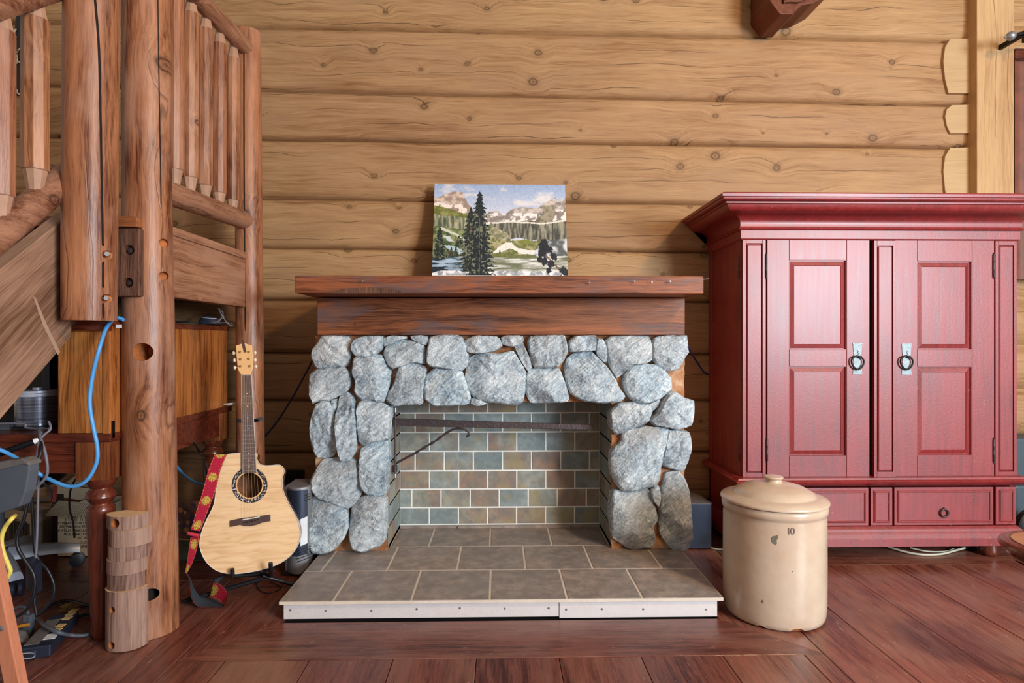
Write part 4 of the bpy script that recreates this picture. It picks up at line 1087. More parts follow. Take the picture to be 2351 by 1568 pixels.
# carved beam end entering from above
cb = thing('carved_beam_end', 'dark reddish carved timber beam end hanging at the top over the log wall', 'beam', U(1805, 20, 3.3))
Yc = 3.19
pf = [(1789, 30), (1792, 32.5), (1820, 33), (1824, 29), (1832, 19), (1841, 12), (1852, 9.5), (1865, 8), (1880, 0), (1905, -14), (1905, -330), (1768, -330), (1768, 2)]
MB().prism([U(x, y, Yc) for x, y in pf], (0, .25, 0)).build('beam_body', M['corbel'], cb, bev=.004)
MB().prism([U(x, y, Yc - .018) for x, y in ((1800, 6), (1806, 4), (1835, 4), (1870, -12), (1870, -300), (1790, -300))], (0, .018, 0)).build('raised_face', M['corbel'], cb, bev=.006)

# ================================================================== STONEWARE CROCK
ck = thing('stoneware_crock', 'large cream stoneware crock with a domed lid standing on the floor', 'crock', (xp(1776, 2.40), 2.40, 0))
cx, cy = xp(1776, 2.40), 2.40
R = .193
prof = [(R * .93, .0), (R * .965, .004), (R * .985, .02), (R, .06), (R * 1.005, .2), (R * 1.0, .392), (R * .99, .405), (R * .998, .411), (R * 1.02, .416), (R * 1.03, .426), (R * 1.024, .440), (R * 1.0, .446), (R * .9, .444), (R * .9, .05), (.01, .05)]
body = MB().lathe(prof, (cx, cy, .004), 72).build('body', M['crock'], ck, smooth=50)
# chipped foot
for ang, r in ((-2.25, .018), (-1.55, .024)):
    p = Vector((cx + math.cos(ang) * R, cy + math.sin(ang) * R, .0))
    me = MB().ball(p, r, 10, 8, sc=(1.5, 1, .8)).mesh('cut', M['rot']); c = D.objects.new('cut', me); COL.objects.link(c)
    b = body.modifiers.new('chip', 'BOOLEAN'); b.object = c; b.solver = 'EXACT'; b.material_mode = 'TRANSFER'; bpy.context.view_layer.update()
    nm = D.meshes.new_from_object(body.evaluated_get(bpy.context.evaluated_depsgraph_get())); body.modifiers.remove(b); body.data = nm; D.objects.remove(c)
lid = [(R * 1.03, .431), (R * 1.052, .433), (R * 1.055, .440), (R * 1.04, .446), (R * .86, .461), (R * .82, .4625), (R * .795, .466), (R * .77, .476), (R * .6, .499), (R * .4, .512), (R * .23, .519), (.034, .521), (.030, .527), (.029, .534), (.034, .540), (.037, .546), (.034, .551), (.022, .5535), (.001, .554)]
lid = [(r, .449 + (z - .431) * .78) for r, z in lid]
MB().lathe([(.01, .443), (R * .88, .443), (R * .88, .449)] + lid, (cx, cy, .004), 72).build('lid', M['crock'], ck, smooth=40)
def on_crock(px, py, lift=.0006):
    d = ray(px, py); d2 = Vector((d.x, d.y)); o = Vector((-cx, -cy)); rr_ = R * 1.004 + lift
    A = d2.dot(d2); B = 2 * o.dot(d2); Cc = o.dot(o) - rr_ ** 2; t = (-B - math.sqrt(B * B - 4 * A * Cc)) / (2 * A)
    return C0 + d * t
blob = [(1771,1236),(1775,1231),(1781,1230),(1787,1228),(1786,1236),(1783,1241),(1784,1247),(1781,1252),(1778,1249),(1774,1247),(1772,1242)]
MB().add([on_crock(x, y) for x, y in blob], [tuple(range(len(blob)))]).build('glaze_mark', M['crock_mark'], ck, fix=True)
for x, y, r in ((1751, 1381, 4), (1820, 1312, 2)):
    MB().add([on_crock(x + r * .5 * math.cos(t), y + r * math.sin(t)) for t in np.linspace(0, 2 * PI, 9)[:-1]], [tuple(range(8))]).build('glaze_mark', M['crock_mark'], ck)
def text_obj(name, body_, size, mat, parent, origin, ex, ey, extrude=.0003, spacing=1.0):
    cu = D.curves.new(name, 'FONT'); cu.body = body_; cu.size = size; cu.extrude = extrude; cu.space_line = spacing
    t = D.objects.new(name, cu); COL.objects.link(t); bpy.context.view_layer.update()
    me = D.meshes.new_from_object(t.evaluated_get(bpy.context.evaluated_depsgraph_get())); D.objects.remove(t); D.curves.remove(cu)
    me.materials.clear(); me.materials.append(mat)
    ex = Vector(ex).normalized(); ey = Vector(ey).normalized(); ez = ex.cross(ey)
    o = D.objects.new(name, me); COL.objects.link(o); o.parent = parent; b = WP[parent.name]
    o.matrix_local = frame_mat(ex, ey, ez, Vector(origin) - b); WP[o.name] = Vector(origin)
    return o
for ch, x in (('1', 1806), ('0', 1815)):
    a, b = on_crock(x, 1227, .0015), on_crock(x + 9, 1227, .0015)
    text_obj('stamp', ch, .036, M['ink'], ck, a, b - a, (0, 0, 1))

# ================================================================== ACOUSTIC GUITAR on its stand
GB = U(578, 1316, 2.47); lean = math.radians(13); turn = math.radians(15)
GN = Vector((math.sin(turn) * math.cos(lean), -math.cos(turn) * math.cos(lean), math.sin(lean)))       # front normal, leaning back
def G(px, py, lift=0.0): return UP(px, py, GB + GN * lift, GN)
gt = thing('acoustic_guitar', 'natural spruce acoustic guitar with cutaway leaning on a stand by the fireplace', 'guitar', G(575, 1316))
cc6 = lambda pts: [(380 + x / 3.921, 1020 + y / 3.921) for x, y in pts]
out = cc6([(690,80),(620,83),(560,92),(530,118),(505,180),(480,260),(463,330),(455,400),(448,460),(435,540),(405,610),(365,690),(330,775),(310,850),(307,910),(318,960),(342,1020),(390,1085),(455,1133),(540,1160),(640,1165),(760,1150),(880,1124),(1000,1085),(1090,1032),(1150,975),(1195,900),(1213,815),(1205,735),(1175,652),(1130,572),(1088,490),(1060,420),(1050,350),(1056,290),(1068,245),(1060,212),(1035,190),(1000,186),(950,191),(900,192),(862,185),(838,165),(822,130),(816,82)])
out_s = crom([Vector((x, y, 0)) for x, y in out + [out[0]]], 4)[:-1]
outp = [(v.x, v.y) for v in out_s]
DEP = .105
hole_c = (380 + 757 / 3.921, 1020 + 368 / 3.921); hr = 113 / 3.921
hole_ring = [(hole_c[0] + hr * math.cos(t), hole_c[1] + hr * math.sin(t)) for t in np.linspace(0, 2 * PI, 49)[:-1]]
# soundboard with a real hole, filled between the outline and the hole
bm = bmesh.new()
def loop(bm, pts, lift):
    vs = [bm.verts.new(G(x, y, lift)) for x, y in pts]; es = [bm.edges.new((vs[i], vs[(i + 1) % len(vs)])) for i in range(len(vs))]; return vs, es
v1, e1 = loop(bm, outp, 0); v2, e2 = loop(bm, hole_ring, 0)
bmesh.ops.triangle_fill(bm, use_beauty=True, edges=e1 + e2)
bmesh.ops.recalc_face_normals(bm, faces=bm.faces)
me = D.meshes.new('soundboard')
for f_ in bm.faces:
    if f_.normal.dot(GN) < 0: f_.normal_flip()
bm.to_mesh(me); bm.free(); me.materials.append(M['spruce'])
o_top = put('soundboard', me, gt); sm_ = o_top.modifiers.new('thickness', 'SOLIDIFY'); sm_.thickness = .003; sm_.offset = -1
n = len(outp)
mb = MB(); vs = [G(x, y, -.002) for x, y in outp] + [G(x, y, -.002) - GN * DEP for x, y in outp]
mb.add(vs, [(i, (i + 1) % n, n + (i + 1) % n, n + i) for i in range(n)]); mb.build('side', M['sidewood'], gt, smooth=40)
mb = MB(); mb.add([G(x, y, 0) - GN * (DEP + .001) for x, y in outp], [tuple(range(n))]); mb.build('back', M['inside'], gt)
mb = MB()
ctr = Vector((sum(p[0] for p in outp) / n, sum(p[1] for p in outp) / n, 0))
P3 = [G(x, y, .0006) for x, y in outp]; mb.tube(P3 + [P3[0]], .0016, 6, cap=False); mb.build('binding', M['canvas'], gt, smooth=60)
def annulus(r0, r1, lift, mat, name):
    k = 64; mb = MB()
    vs = [G(hole_c[0] + r * math.cos(t), hole_c[1] + r * math.sin(t), lift) for r in (r0, r1) for t in np.linspace(0, 2 * PI, k + 1)[:-1]]
    mb.add(vs, [(i, (i + 1) % k, k + (i + 1) % k, k + i) for i in range(k)]); return mb.build(name, mat, gt)
annulus(hr, hr + 3, .0006, M['headwood'], 'rosette_ring'); ro = annulus(hr + 3, 161 / 3.921, .0005, M['rosette'], 'rosette')
mb = MB(); rc = hr + 3 + (161 / 3.921 - hr - 3) * .5
for k in range(26):
    t = 2 * PI * k / 26
    if math.sin(t) < -.86: continue
    for j in range(5):
        tt = t + random.uniform(-.10, .10); r_ = rc + random.uniform(-3.2, 3.2); s = random.uniform(.8, 1.7)
        mb.add([G(hole_c[0] + r_ * math.cos(tt) + s * math.cos(q), hole_c[1] + r_ * math.sin(tt) + s * math.sin(q), .001) for q in (0, 1.6, 3.1, 4.7)], [(0, 1, 2, 3)])
mb.build('inlay', M['inlay'], gt)
c5 = lambda x, y: (380 + x / 3.734, 680 + y / 3.734)
def gslab(pts, l0, l1, mat, name, parent=gt, bev=.001):
    a = [G(x, y, l0) for x, y in pts]; return MB().prism(a, GN * (l1 - l0)).build(name, mat, parent, bev=bev)
fbL0, fbR0, fbL1, fbR1 = c5(651, 681), c5(737, 681), c5(657, 1516), c5(779, 1512)
gslab([fbL0, fbR0, fbR1, fbL1], .0045, .011, M['rosewood'], 'fretboard', bev=.0006)
gslab([c5(654, 684), c5(734, 684), c5(772, 1340), c5(662, 1345)], -.016, .0045, M['headwood'], 'neck', bev=.004)
lerp = lambda a, b, t: (a[0] + (b[0] - a[0]) * t, a[1] + (b[1] - a[1]) * t)
frets = [744, 806, 862, 917, 969, 1020, 1067, 1110, 1152, 1192, 1229, 1265, 1300, 1330, 1363, 1392, 1420, 1447, 1472, 1495]
mb = MB()
for y in frets:
    t = (y - 681) / 833; mb.tube([G(*lerp(fbL0, fbL1, t), .0115), G(*lerp(fbR0, fbR1, t), .0115)], .0009, 5)
mb.build('fret', M['nickel'], gt); 
mb = MB()
for y in (835, 944, 1043, 1133, 1350, 1408, 1461):
    t = (y - 681) / 833; c = lerp(lerp(fbL0, fbL1, t), lerp(fbR0, fbR1, t), .5); mb.ball(G(*c, .0108), .0026, 10, 6)
mb.build('dot', M['inlay'], gt, smooth=180)
mb = MB(); L, R_ = [G(*lerp(fbL0, fbL1, t), .0112) for t in (0, 1)], [G(*lerp(fbR0, fbR1, t), .0112) for t in (0, 1)]
mb.tube(L, .0009, 5).tube(R_, .0009, 5).build('binding', M['canvas'], gt)
gslab([c5(650, 675), c5(739, 675), c5(739, 682), c5(650, 682)], .006, .014, M['canvas'], 'nut', bev=.0008)
hd = [(608,430),(640,420),(665,408),(690,410),(718,422),(747,430),(750,500),(752,570),(751,630),(737,660),(736,676),(650,676),(642,662),(626,636),(618,570),(612,500)]
gslab([c5(*p) for p in hd], -.012, .004, M['headwood'], 'headstock', bev=.0015)
gslab([c5(647, 376), c5(672, 378), c5(694, 480), c5(672, 484)], .0042, .0055, M['bridge'], 'headstock_stripe', bev=.0004)
for x, y in ((640,480),(645,541),(643,601),(716,478),(714,538),(722,600)):
    p = G(*c5(x, y), .004); mb = MB(); mb.tube([p, p + GN * .009], .0034, 10); mb.tube([p, p + GN * .003], .0055, 10); pg = mb.build('tuner_post', M['brass'], gt, smooth=50)
for x, y in ((584,488),(591,550),(594,613),(768,485),(769,547),(775,605)):
    p = G(*c5(x, y), -.006); s = 1 if x > 700 else -1
    mb = MB(); mb.tube([p - Vector((s * .012, 0, 0)), p], .0022, 8); mb.ball(p, .0085, 12, 8, sc=(.72, .55, 1.05)); mb.build('tuning_peg', M['pearl'], gt, smooth=180)
br = cc6([(585,686),(672,668),(690,664),(850,646),(868,642),(945,632),(948,690),(872,704),(830,722),(770,736),(710,733),(676,724),(585,743)])
gslab(br, .0005, .009, M['bridge'], 'bridge', bev=.0015)
gslab(cc6([(692,676),(850,648),(851,656),(693,686)]), .009, .0125, M['canvas'], 'saddle', bev=.0005)
mb = MB()
for x, y in ((709,704),(734,700),(759,695),(784,690),(808,685),(832,679)):
    mb.ball(G(380 + x / 3.921, 1020 + y / 3.921, .0105), .0034, 8, 6)
mb.build('bridge_pin', M['black'], gt, smooth=180)
mb = MB()
for k in range(6):
    t = .14 + .72 * k / 5
    a = lerp(c5(651, 679), c5(738, 679), t); xb = 380 + (700 + 150 * k / 5) / 3.921; yb = 1020 + (684 - 28 * k / 5) / 3.921
    mb.tube([G(*a, .0148), G(xb, yb, .0138)], .00028 if k > 2 else .00045, 4)
mb.build('string', M['bronze'], gt)
# strap: woven red face with yellow suns, dark back
def sun_col(s, t, per=.096, ph=.05):
    k = ((s + ph) % per) - per / 2; x, y = t * .025, k
    r = math.hypot(x, y); a = math.atan2(y, x)
    n = mnoise.noise(Vector((s * 260, t * 8, 0)))
    if abs(t) > .84: return lin(226, 150, 96) if (int(s * 420) % 2 and abs(t) < .95) else lin(150, 40, 52)
    if r < .0105 or r < .0125 + .0085 * abs(math.cos(a * 6)) ** 1.5: 
        return lin(214, 184, 84) if n > -.12 and not (.0095 < r < .0112) else lin(150, 116, 50)
    return lin(176 + 30 * n, 36 + 24 * n, 60 + 20 * n)
def ribbon(name, Lp, Rp, parent, k=90, m=24, th=.002, flip=False, ph=.05):
    Lc, Rc = crom(Lp, 10), crom(Rp, 10)
    def res(P):
        d = [0]
        for a, b in zip(P[:-1], P[1:]): d.append(d[-1] + (b - a).length)
        s = np.linspace(0, d[-1], k + 1)
        return [Vector([float(np.interp(v, d, [p[q] for p in P])) for q in (0, 1, 2)]) for v in s], d[-1]
    (Lr, l1), (Rr, l2) = res(Lc), res(Rc); ln = (l1 + l2) / 2
    vs, cols = [], []
    for i in range(k + 1):
        for j in range(m + 1):
            t = j / m; vs.append(Lr[i].lerp(Rr[i], t)); cols.append((*sun_col(ln * i / k, 2 * t - 1, ph=ph), 1))
    fs = [(i * (m + 1) + j, i * (m + 1) + j + 1, (i + 1) * (m + 1) + j + 1, (i + 1) * (m + 1) + j) for i in range(k) for j in range(m)]
    me = MB().add(vs, fs).mesh(name, M['strap'], 180, fix=False)
    at = me.color_attributes.new('Col', 'FLOAT_COLOR', 'POINT'); at.data.foreach_set('color', np.array(cols, dtype=np.float32).reshape(-1))
    o = put(name, me, parent)
    nrm = (Rr[k // 2] - Lr[k // 2]).cross(Lr[k // 2 + 1] - Lr[k // 2])
    vis = nrm.dot(C0 - Lr[k // 2])          # which side of the ribbon is the face
    sgn = 1 if (vis > 0) != flip else -1
    bk = [v - nrm.normalized() * .0022 * sgn for v in vs]
    me2 = MB().add(bk, fs).mesh(name + '_back', M['strap_back'], 180, fix=False); put(name + '_backing', me2, parent)
    return o
st = node('strap', gt); st['label'] = 'red strap woven with yellow suns'
GL = lambda pts, lift: [G(380 + x / 3.921, 1020 + y / 3.921, lift) for x, y in pts]
ribbon('strap_face', GL([(440,92),(383,240),(335,420),(272,620),(228,772)], .012), GL([(550,92),(492,240),(446,430),(382,600),(312,782)], .016), st)
mb = MB(); a, b = G(380 + 200 / 3.921, 1020 + 800 / 3.921, .02), G(380 + 303 / 3.921, 1020 + 825 / 3.921, .02)
mb.tube([a, b], .0075, 10).build('slider', plain('red_strap_slider', lin(186, 44, 66), .7), st, smooth=50)
ribbon('strap_face', GL([(225,835),(212,930),(195,1050),(176,1150)], .006) , GL([(302,835),(285,930),(245,1060),(190,1168)], .012), st, ph=.02)
YT = lambda pts: [U(380 + x / 3.921, 1020 + y / 3.921, Y) for x, y, Y in pts]
ribbon('strap_face', YT([(184,1160,2.44),(212,1220,2.45),(222,1300,2.46),(240,1400,2.465),(300,1463,2.47),(420,1468,2.475),(520,1464,2.475),(542,1430,2.485)]),
       YT([(192,1166,2.45),(222,1210,2.47),(250,1290,2.50),(300,1362,2.53),(370,1390,2.545),(450,1406,2.55),(510,1425,2.545),(538,1424,2.54)]), st, flip=True)
ribbon('strap_face', YT([(432,1240,2.50),(480,1252,2.49),(528,1290,2.48),(555,1345,2.475),(540,1425,2.475)]),
       YT([(400,1380,2.52),(440,1388,2.51),(490,1410,2.50),(520,1440,2.49),(528,1462,2.48)]), st, k=50, ph=.035)
MB().tube(YT([(440,1245,2.50),(490,1205,2.52),(530,1180,2.53),(560,1165,2.54)]), [.011, .008, .005, .003], 8).build('strap_end', M['strap_back'], st, smooth=60)

# floor stand under the guitar
gs = thing('guitar_stand', 'black tubular guitar stand under the acoustic guitar', 'stand', UZ(600, 1330))
mb = MB()
top = U(571, 962, 2.86); hub = U(600, 1318, 2.66)
mb.tube([top, U(580, 1150, 2.80), hub], .009, 10)
mb.build('upright', M['black'], gs, smooth=50)
for a, b in (((604, 1328, 2.60), (424, 1352, 2.52)), ((604, 1322, 2.62), (672, 1328, 2.68))):
    pa_, pb_ = U(*a), U(*b); pb_.z = .012
    MB().tube([hub, pa_, pb_], .009, 10).build('leg', M['black'], gs, smooth=50)
pb_ = U(560, 1385, 2.46); MB().tube([hub, Vector((pb_.x - .06, 2.95, .012))], .009, 10).build('leg', M['black'], gs, smooth=50)
for px in (534, 622):
    mb = MB(); a = U(px, 1322, 2.62); fnt = U(px, 1322 if px < 560 else 1308, 2.44)
    mb.tube([hub, a, fnt, fnt + Vector((0, -.004, .03))], .0085, 10).build('cradle', M['black'], gs, smooth=50)
MB().tube([U(545, 966, 2.86), U(571, 968, 2.86), U(598, 963, 2.84)], .0085, 10).tube([U(549, 966, 2.86), U(549, 966, 2.70)], .010, 10).tube([U(598, 962, 2.84), U(598, 962, 2.68)], .010, 10).build('neck_fork', M['black'], gs, smooth=50)

# gas heater behind the guitar
hY = 2.82
hx0, hx1 = xp(652, hY), xp(709, hY)
ht = thing('tower_heater', 'slim grey tower heater with a curved dark blue front behind the guitar', 'heater', ((hx0 + hx1) / 2, hY, 0))
hz0, hz1 = .012, zy(1114, hY)
k = 12
sec = [(hx0, hY + .16), (hx0, hY + .02), (hx0 + .004, hY + .006)] + [(hx0 + .012 + (hx1 - hx0 - .012) * t, hY + .004 - .035 * math.sin(PI * t * .9)) for t in np.linspace(0, 1, k)] + [(hx1, hY + .16)]
MB().prism([Vector((x, y, hz0)) for x, y in sec], (0, 0, hz1 - hz0)).build('case', M['heater_side'], ht, bev=.006)
fr = [(hx0 + .014 + (hx1 - hx0 - .016) * t, hY + .002 - .035 * math.sin(PI * (t * .97 + .03) * .9)) for t in np.linspace(.0, 1, k)]
vs = [(x, y - .002, z) for z in (hz0 + .09, hz1 - .012) for x, y in fr]; MB().add(vs, [(i, i + 1, k + i + 1, k + i) for i in range(k - 1)]).build('front_panel', M['heater_front'], ht, smooth=60)
def on_front(px, py):
    p = U(px, py, hY - .03); t = (p.x - hx0 - .014) / (hx1 - hx0 - .016); return Vector((p.x, hY + .002 - .035 * math.sin(PI * (t * .97 + .03) * .9) - .004, p.z))
MB().prism([on_front(x, y) for x, y in ((690,1192),(703,1188),(703,1250),(690,1254))], (0, .002, 0)).build('status_window', M['white'], ht, bev=.001)
mb = MB()
for y in (1136, 1142, 1148): mb.tube([on_front(697, y + 3), on_front(708, y)], .0016, 5)
for y in (1258, 1264, 1270, 1276, 1283):
    for a in (682, 692, 702): mb.tube([on_front(a, y + (710 - a) * .22), on_front(a + 8, y + (702 - a) * .22)], .0019, 5)
mb.build('vent_slot', M['black'], ht); D.objects[ht.children[-1].name]['kind'] = 'stuff'
MB().box(hx0 - .004, hx1, hY - .01, hY + .17, 0, .02).build('foot', M['black'], ht, bev=.003)
# wall register behind it
vg = thing('wall_vent', 'dark square wall vent grille low on the logs behind the heater', 'vent', U(672, 1095, 3.40))
Yv = 3.405; v0, v1 = U(640, 1112, Yv), U(695, 1081, Yv)
MB().box(v0.x, v1.x, Yv, Yv + .06, v0.z, v1.z).build('vent_back', M['black'], vg, bev=.003)
for k in range(4): MB().tube([Vector((v0.x + .02 + .035 * k, Yv - .003, v0.z + .008)), Vector((v0.x + .03 + .035 * k, Yv - .006, (v0.z + v1.z) / 2)), Vector((v0.x + .015 + .035 * k, Yv - .003, v1.z - .008))], .004, 6, smooth=4).build('scroll', M['black_iron'], vg)
# ================================================================== WRITING DESK under the landing
DX = -1.405; DY = 2.193; DB = 3.18
dk = thing('secretary_desk', 'varnished wooden desk with upright cupboard and turned legs under the landing', 'desk', (-2.0, 2.7, 0))
zt0, zt1 = zy(1012, DY), zy(994, DY)
MB().box(-2.95, DX + .004, DY, DB, zt0, zt1).build('desk_top', M['mahog'], dk, bev=.003)
za = zy(1084, DY)
MB().box(-2.90, DX - .12, DY + .012, DY + .034, za, zt0).build('front_apron', M['mahog'], dk, bev=.002)
sa = MB(); sa.box(DX - .026, DX - .006, DY + .10, DB - .02, zy(1084, DY), zt0 + .02).build('side_apron', M['mahog'], dk, bev=.002)
def turned_leg(cx, cy):
    ztop = zt0; zbk = zy(1100, DY)
    mb = MB(); mb.box(cx - .060, cx + .058, cy - .05, cy + .05, zbk, ztop)
    lb = mb.build('leg_block', M['block'], dk, bev=.003)
    h = zbk
    prof = [(.024, 0), (.031, .02), (.034, .10), (.040, .25), (.046, h - .115), (.045, h - .105), (.036, h - .096), (.034, h - .09), (.040, h - .082), (.050, h - .066), (.047, h - .05), (.036, h - .04), (.034, h - .034), (.042, h - .026), (.050, h - .012), (.052, h)]
    MB().lathe(prof, (cx, cy, 0), 28).build('leg', M['mahogZ'], dk, smooth=40)
turned_leg(DX - .062, DY + .052); turned_leg(DX - .062, DB - .07); turned_leg(-2.86, DY + .052); turned_leg(-2.86, DB - .07)
# cupboard standing on the top: right pedestal with the veneered front
hz = zy(757, DY)
hT = 1.146
MB().box(DX - .028, DX, DY + .006, DB - .04, zt1, hT).build('cupboard_side', M['desk'], dk, bev=.003)
MB().box(xp(133, DY + .01), DX - .030, DY + .010, DY + .028, zt1 + .002, hT).build('cupboard_front', M['desk'], dk, bev=.002)
MB().box(xp(133, DY + .01), xp(133, DY + .01) + .02, DY + .03, DB - .05, zt1, hT).build('cupboard_side', M['desk'], dk, bev=.002)
MB().box(-2.9, DX - .03, DB - .06, DB - .04, zt1, hT).build('cupboard_back', M['black'], dk)
MB().box(-2.95, DX + .006, DY - .004, DB - .03, hT, hT + .022).build('cupboard_top', M['mahog'], dk, bev=.004)
MB().box(xp(140, DY) , DX + .006, DY - .012, DY + .01, hT - .018, hT + .004).build('top_moulding', M['mahog'], dk, bev=.003)
hg = MB(); a = U(271, 988, DY - .002)
hg.box(DX + .0, DX + .004, DY + .012, DY + .028, a.z - .032, a.z + .032).build('hinge', M['black_iron'], dk, bev=.001)
MB().prism([U(x, y, DY + .004) for x, y in ((266,745),(279,745),(279,753),(266,753))], (0, .002, 0)).build('paper_label', M['white'], dk)

# a slip of paper at the back corner of the desk
pp = MB().prism([UX(x, y, DX + .006 + d) for x, y, d in ((510, 928, 0), (538, 925, .05), (530, 931, .05), (524, 933, .02))], (0, 0, .001)).build('paper_slip', M['white']); tag(pp, 'small white paper slip sticking out at the back corner of the desk', 'paper')
# mouse and its cable on top of the cupboard
my = 2.72; mz = hT + .0225
ms_ = thing('computer_mouse', 'black computer mouse lying on top of the desk cupboard', 'mouse', (xp(482, my), my, mz))
def mouse_fn(u, v):
    a = 2 * PI * u; r = math.sin(v * PI / 2) if False else 1 - v
    x = xp(482, my) + .052 * math.cos(a) * r ** .6; y = my + .032 * math.sin(a) * r ** .6
    return Vector((x, y, mz + .036 * (1 - r ** 2.2) * (1 - .25 * math.cos(a) * r)))
MB().grid(mouse_fn, 28, 10).build('shell', M['navy'], ms_, smooth=60)
pth = [mouse_fn(u, .42) + Vector((0, -.0008, .001)) for u in np.linspace(.56, .98, 12)]
MB().tube(pth, .0012, 6).build('trim_line', M['silver'], ms_, smooth=60)
mc = MB().tube([(xp(500, my), my - .01, mz + .01), U(512, 722, my - .02), U(506, 712, my), U(500, 707, my + .05), U(505, 716, my - .03), U(512, 728, my - .035), U(521, 741, my - .03), U(530, 748, my - .02), U(533, 745, my + .02), U(524, 741, my + .03), U(512, 741, my), U(500, 740, my - .03), U(508, 731, my - .03), U(514, 726, my - .03), U(500, 738, my - .036), (xp(492, my), my - .034, mz + .004)], .0022, 6, smooth=5).build('mouse_cable', M['greycable'], smooth=60)
tag(mc, 'thin grey tangled mouse cable on top of the desk cupboard', 'cable')
pl = MB().tube([U(404, 738.5, my - .05), U(432, 739, my - .05)], .0055, 8).tube([U(432, 739, my - .05), U(455, 741, my - .04), U(470, 741, my - .03)], .0022, 6).build('jack_plug', M['black'], smooth=60)
pl.location.z += 0; tag(pl, 'black cable plug lying left of the mouse on the cupboard', 'plug')

# spindle of discs on the desk
sy = 2.36
sp = thing('disc_spindle', 'clear spindle tub of discs on the desk below the stringer', 'disc spindle', (xp(84, sy), sy, zt1))
sxp = xp(86, sy); r = 44 / F * sy; zz0, zz1 = zt1 + .001, zy(905, sy)
MB().lathe([(r * 1.02, 0), (r * 1.02, .01), (r * .94, .012), (r * .94, .014)], (sxp, sy, zz0), 40).build('base', M['black'], sp, smooth=40)
MB().lathe([(r * .93, 0), (r * .93, zz1 - zz0 - .016)], (sxp, sy, zz0 + .014), 48).build('disc_stack', M['discs'], sp, smooth=60)
MB().lathe([(r * .98, 0), (r * 1.0, .004), (r * 1.0, .012), (r * .94, .015), (r * .94, .022), (r * .2, .024), (r * .2, .032), (.001, .033)], (sxp, sy, zz1 - .002), 40).build('lid', M['silver'], sp, smooth=30)
# dark tray beside it
ty = 2.30
tr = MB().box(-2.30, xp(24, ty), ty, ty + .24, zt1, zt1 + .004).box(-2.30, xp(24, ty), ty, ty + .006, zt1, zy(966, ty)).box(xp(21, ty), xp(24, ty), ty, ty + .24, zt1, zy(966, ty)).box(-2.30, xp(24, ty), ty + .234, ty + .24, zt1, zy(966, ty)).build('desk_tray', M['dgrey'], bev=.002)
tag(tr, 'low dark grey tray on the desk left of the disc spindle', 'tray')
bk = MB().box(xp(98, 2.9), xp(114, 2.9), 2.90, 3.06, zt1 + .0008, zy(800, 2.9)).build('blue_folder', M['darkblue'], bev=.002); tag(bk, 'upright dark blue folder behind the disc spindle', 'folder')
# black pen-like stick held out in front of the desk edge
sk = thing('black_stick', 'black stick with a white tip jutting in front of the desk edge', 'stick', U(0, 1043, 2.06))
MB().tube([U(-70, 1066, 2.02), U(78, 1014, 2.10)], .0105, 10).build('shaft', M['blackgloss'], sk, smooth=60)
MB().tube([U(76, 1014.6, 2.10), U(88, 1009, 2.11)], [.011, .0065], 10).build('tip', M['white'], sk, smooth=60)

# dark grey panel with a worn rim (leaning computer tray)
gy = 1.93
gp = thing('grey_tray', 'dark grey plastic panel with a worn rim at the left in front of the desk', 'panel', U(20, 1178, gy))
po = [(-120, 1082), (0, 1066), (50, 1058), (66, 1066), (67, 1080), (58, 1130), (45, 1163), (0, 1179), (-120, 1215)]
MB().prism([U(x, y, gy) for x, y in po], (0, .045, 0)).build('panel_body', M['dgrey'], gp, bev=.004)
MB().prism([U(x, y, gy - .004) for x, y in ((-120, 1082), (0, 1060), (48, 1053), (64, 1061), (67, 1070), (52, 1066), (0, 1079), (-120, 1100))], (0, .055, 0)).build('rim', M['dusty'], gp, bev=.003)

# ---------------------------------------------------------------- swivel chair tucked under the desk
hb = Vector((-2.30, 2.80, 0))
oc = thing('swivel_chair', 'swivel chair base with silver arms and black casters under the desk', 'chair', hb)
MB().lathe([(.055, .075), (.055, .12), (.035, .135), (.028, .14), (.028, .42)], hb, 24).build('hub', M['dgrey'], oc, smooth=40)
MB().lathe([(.001, .425), (.24, .43), (.262, .45), (.265, .49), (.24, .515), (.15, .525), (.001, .525)], hb, 36, sy=.95).build('seat', M['black'], oc, smooth=50)
for k in range(5):
    a = math.radians(33 + 72 * k); d = Vector((math.cos(a), math.sin(a), 0)); s = Vector((-d.y, d.x, 0)); vs = []
    ts = np.linspace(0, 1, 9)
    for t in ts:
        c = hb + d * (.04 + .27 * t) + Vector((0, 0, .118 - .028 * t ** 2)); w = .044 - .018 * t; h = .050 - .018 * t
        vs += [c - s * w - Vector((0, 0, h * .6)), c + s * w - Vector((0, 0, h * .6)), c + s * w * .8 + Vector((0, 0, h * .2)), c + s * w * .4 + Vector((0, 0, h * .5)), c - s * w * .4 + Vector((0, 0, h * .5)), c - s * w * .8 + Vector((0, 0, h * .2))]
    fs = [(i * 6 + j, i * 6 + (j + 1) % 6, (i + 1) * 6 + (j + 1) % 6, (i + 1) * 6 + j) for i in range(8) for j in range(6)] + [tuple(range(6)), tuple(range(48, 54))]
    arm = MB().add(vs, fs).build('base_arm', M['silver'], oc, smooth=40)
    c = hb + d * .29; w = s if k % 2 else (d * .4 + s).normalized()
    mb = MB(); mb.tube([c + Vector((0, 0, .05)), c + Vector((0, 0, .088))], .007, 8)
    ax = Vector((-.55, .83, 0)) if k == 0 else w
    for q in (-1, 1):
        p0 = c + Vector((.01, 0, .0325)) + ax * (.004 * q); mb.tube([p0, p0 + ax * (.003 * q), p0 + ax * (.015 * q), p0 + ax * (.018 * q)], [.022, .032, .032, .026], 20)
    mb.build('caster', M['navy'], oc, smooth=40)

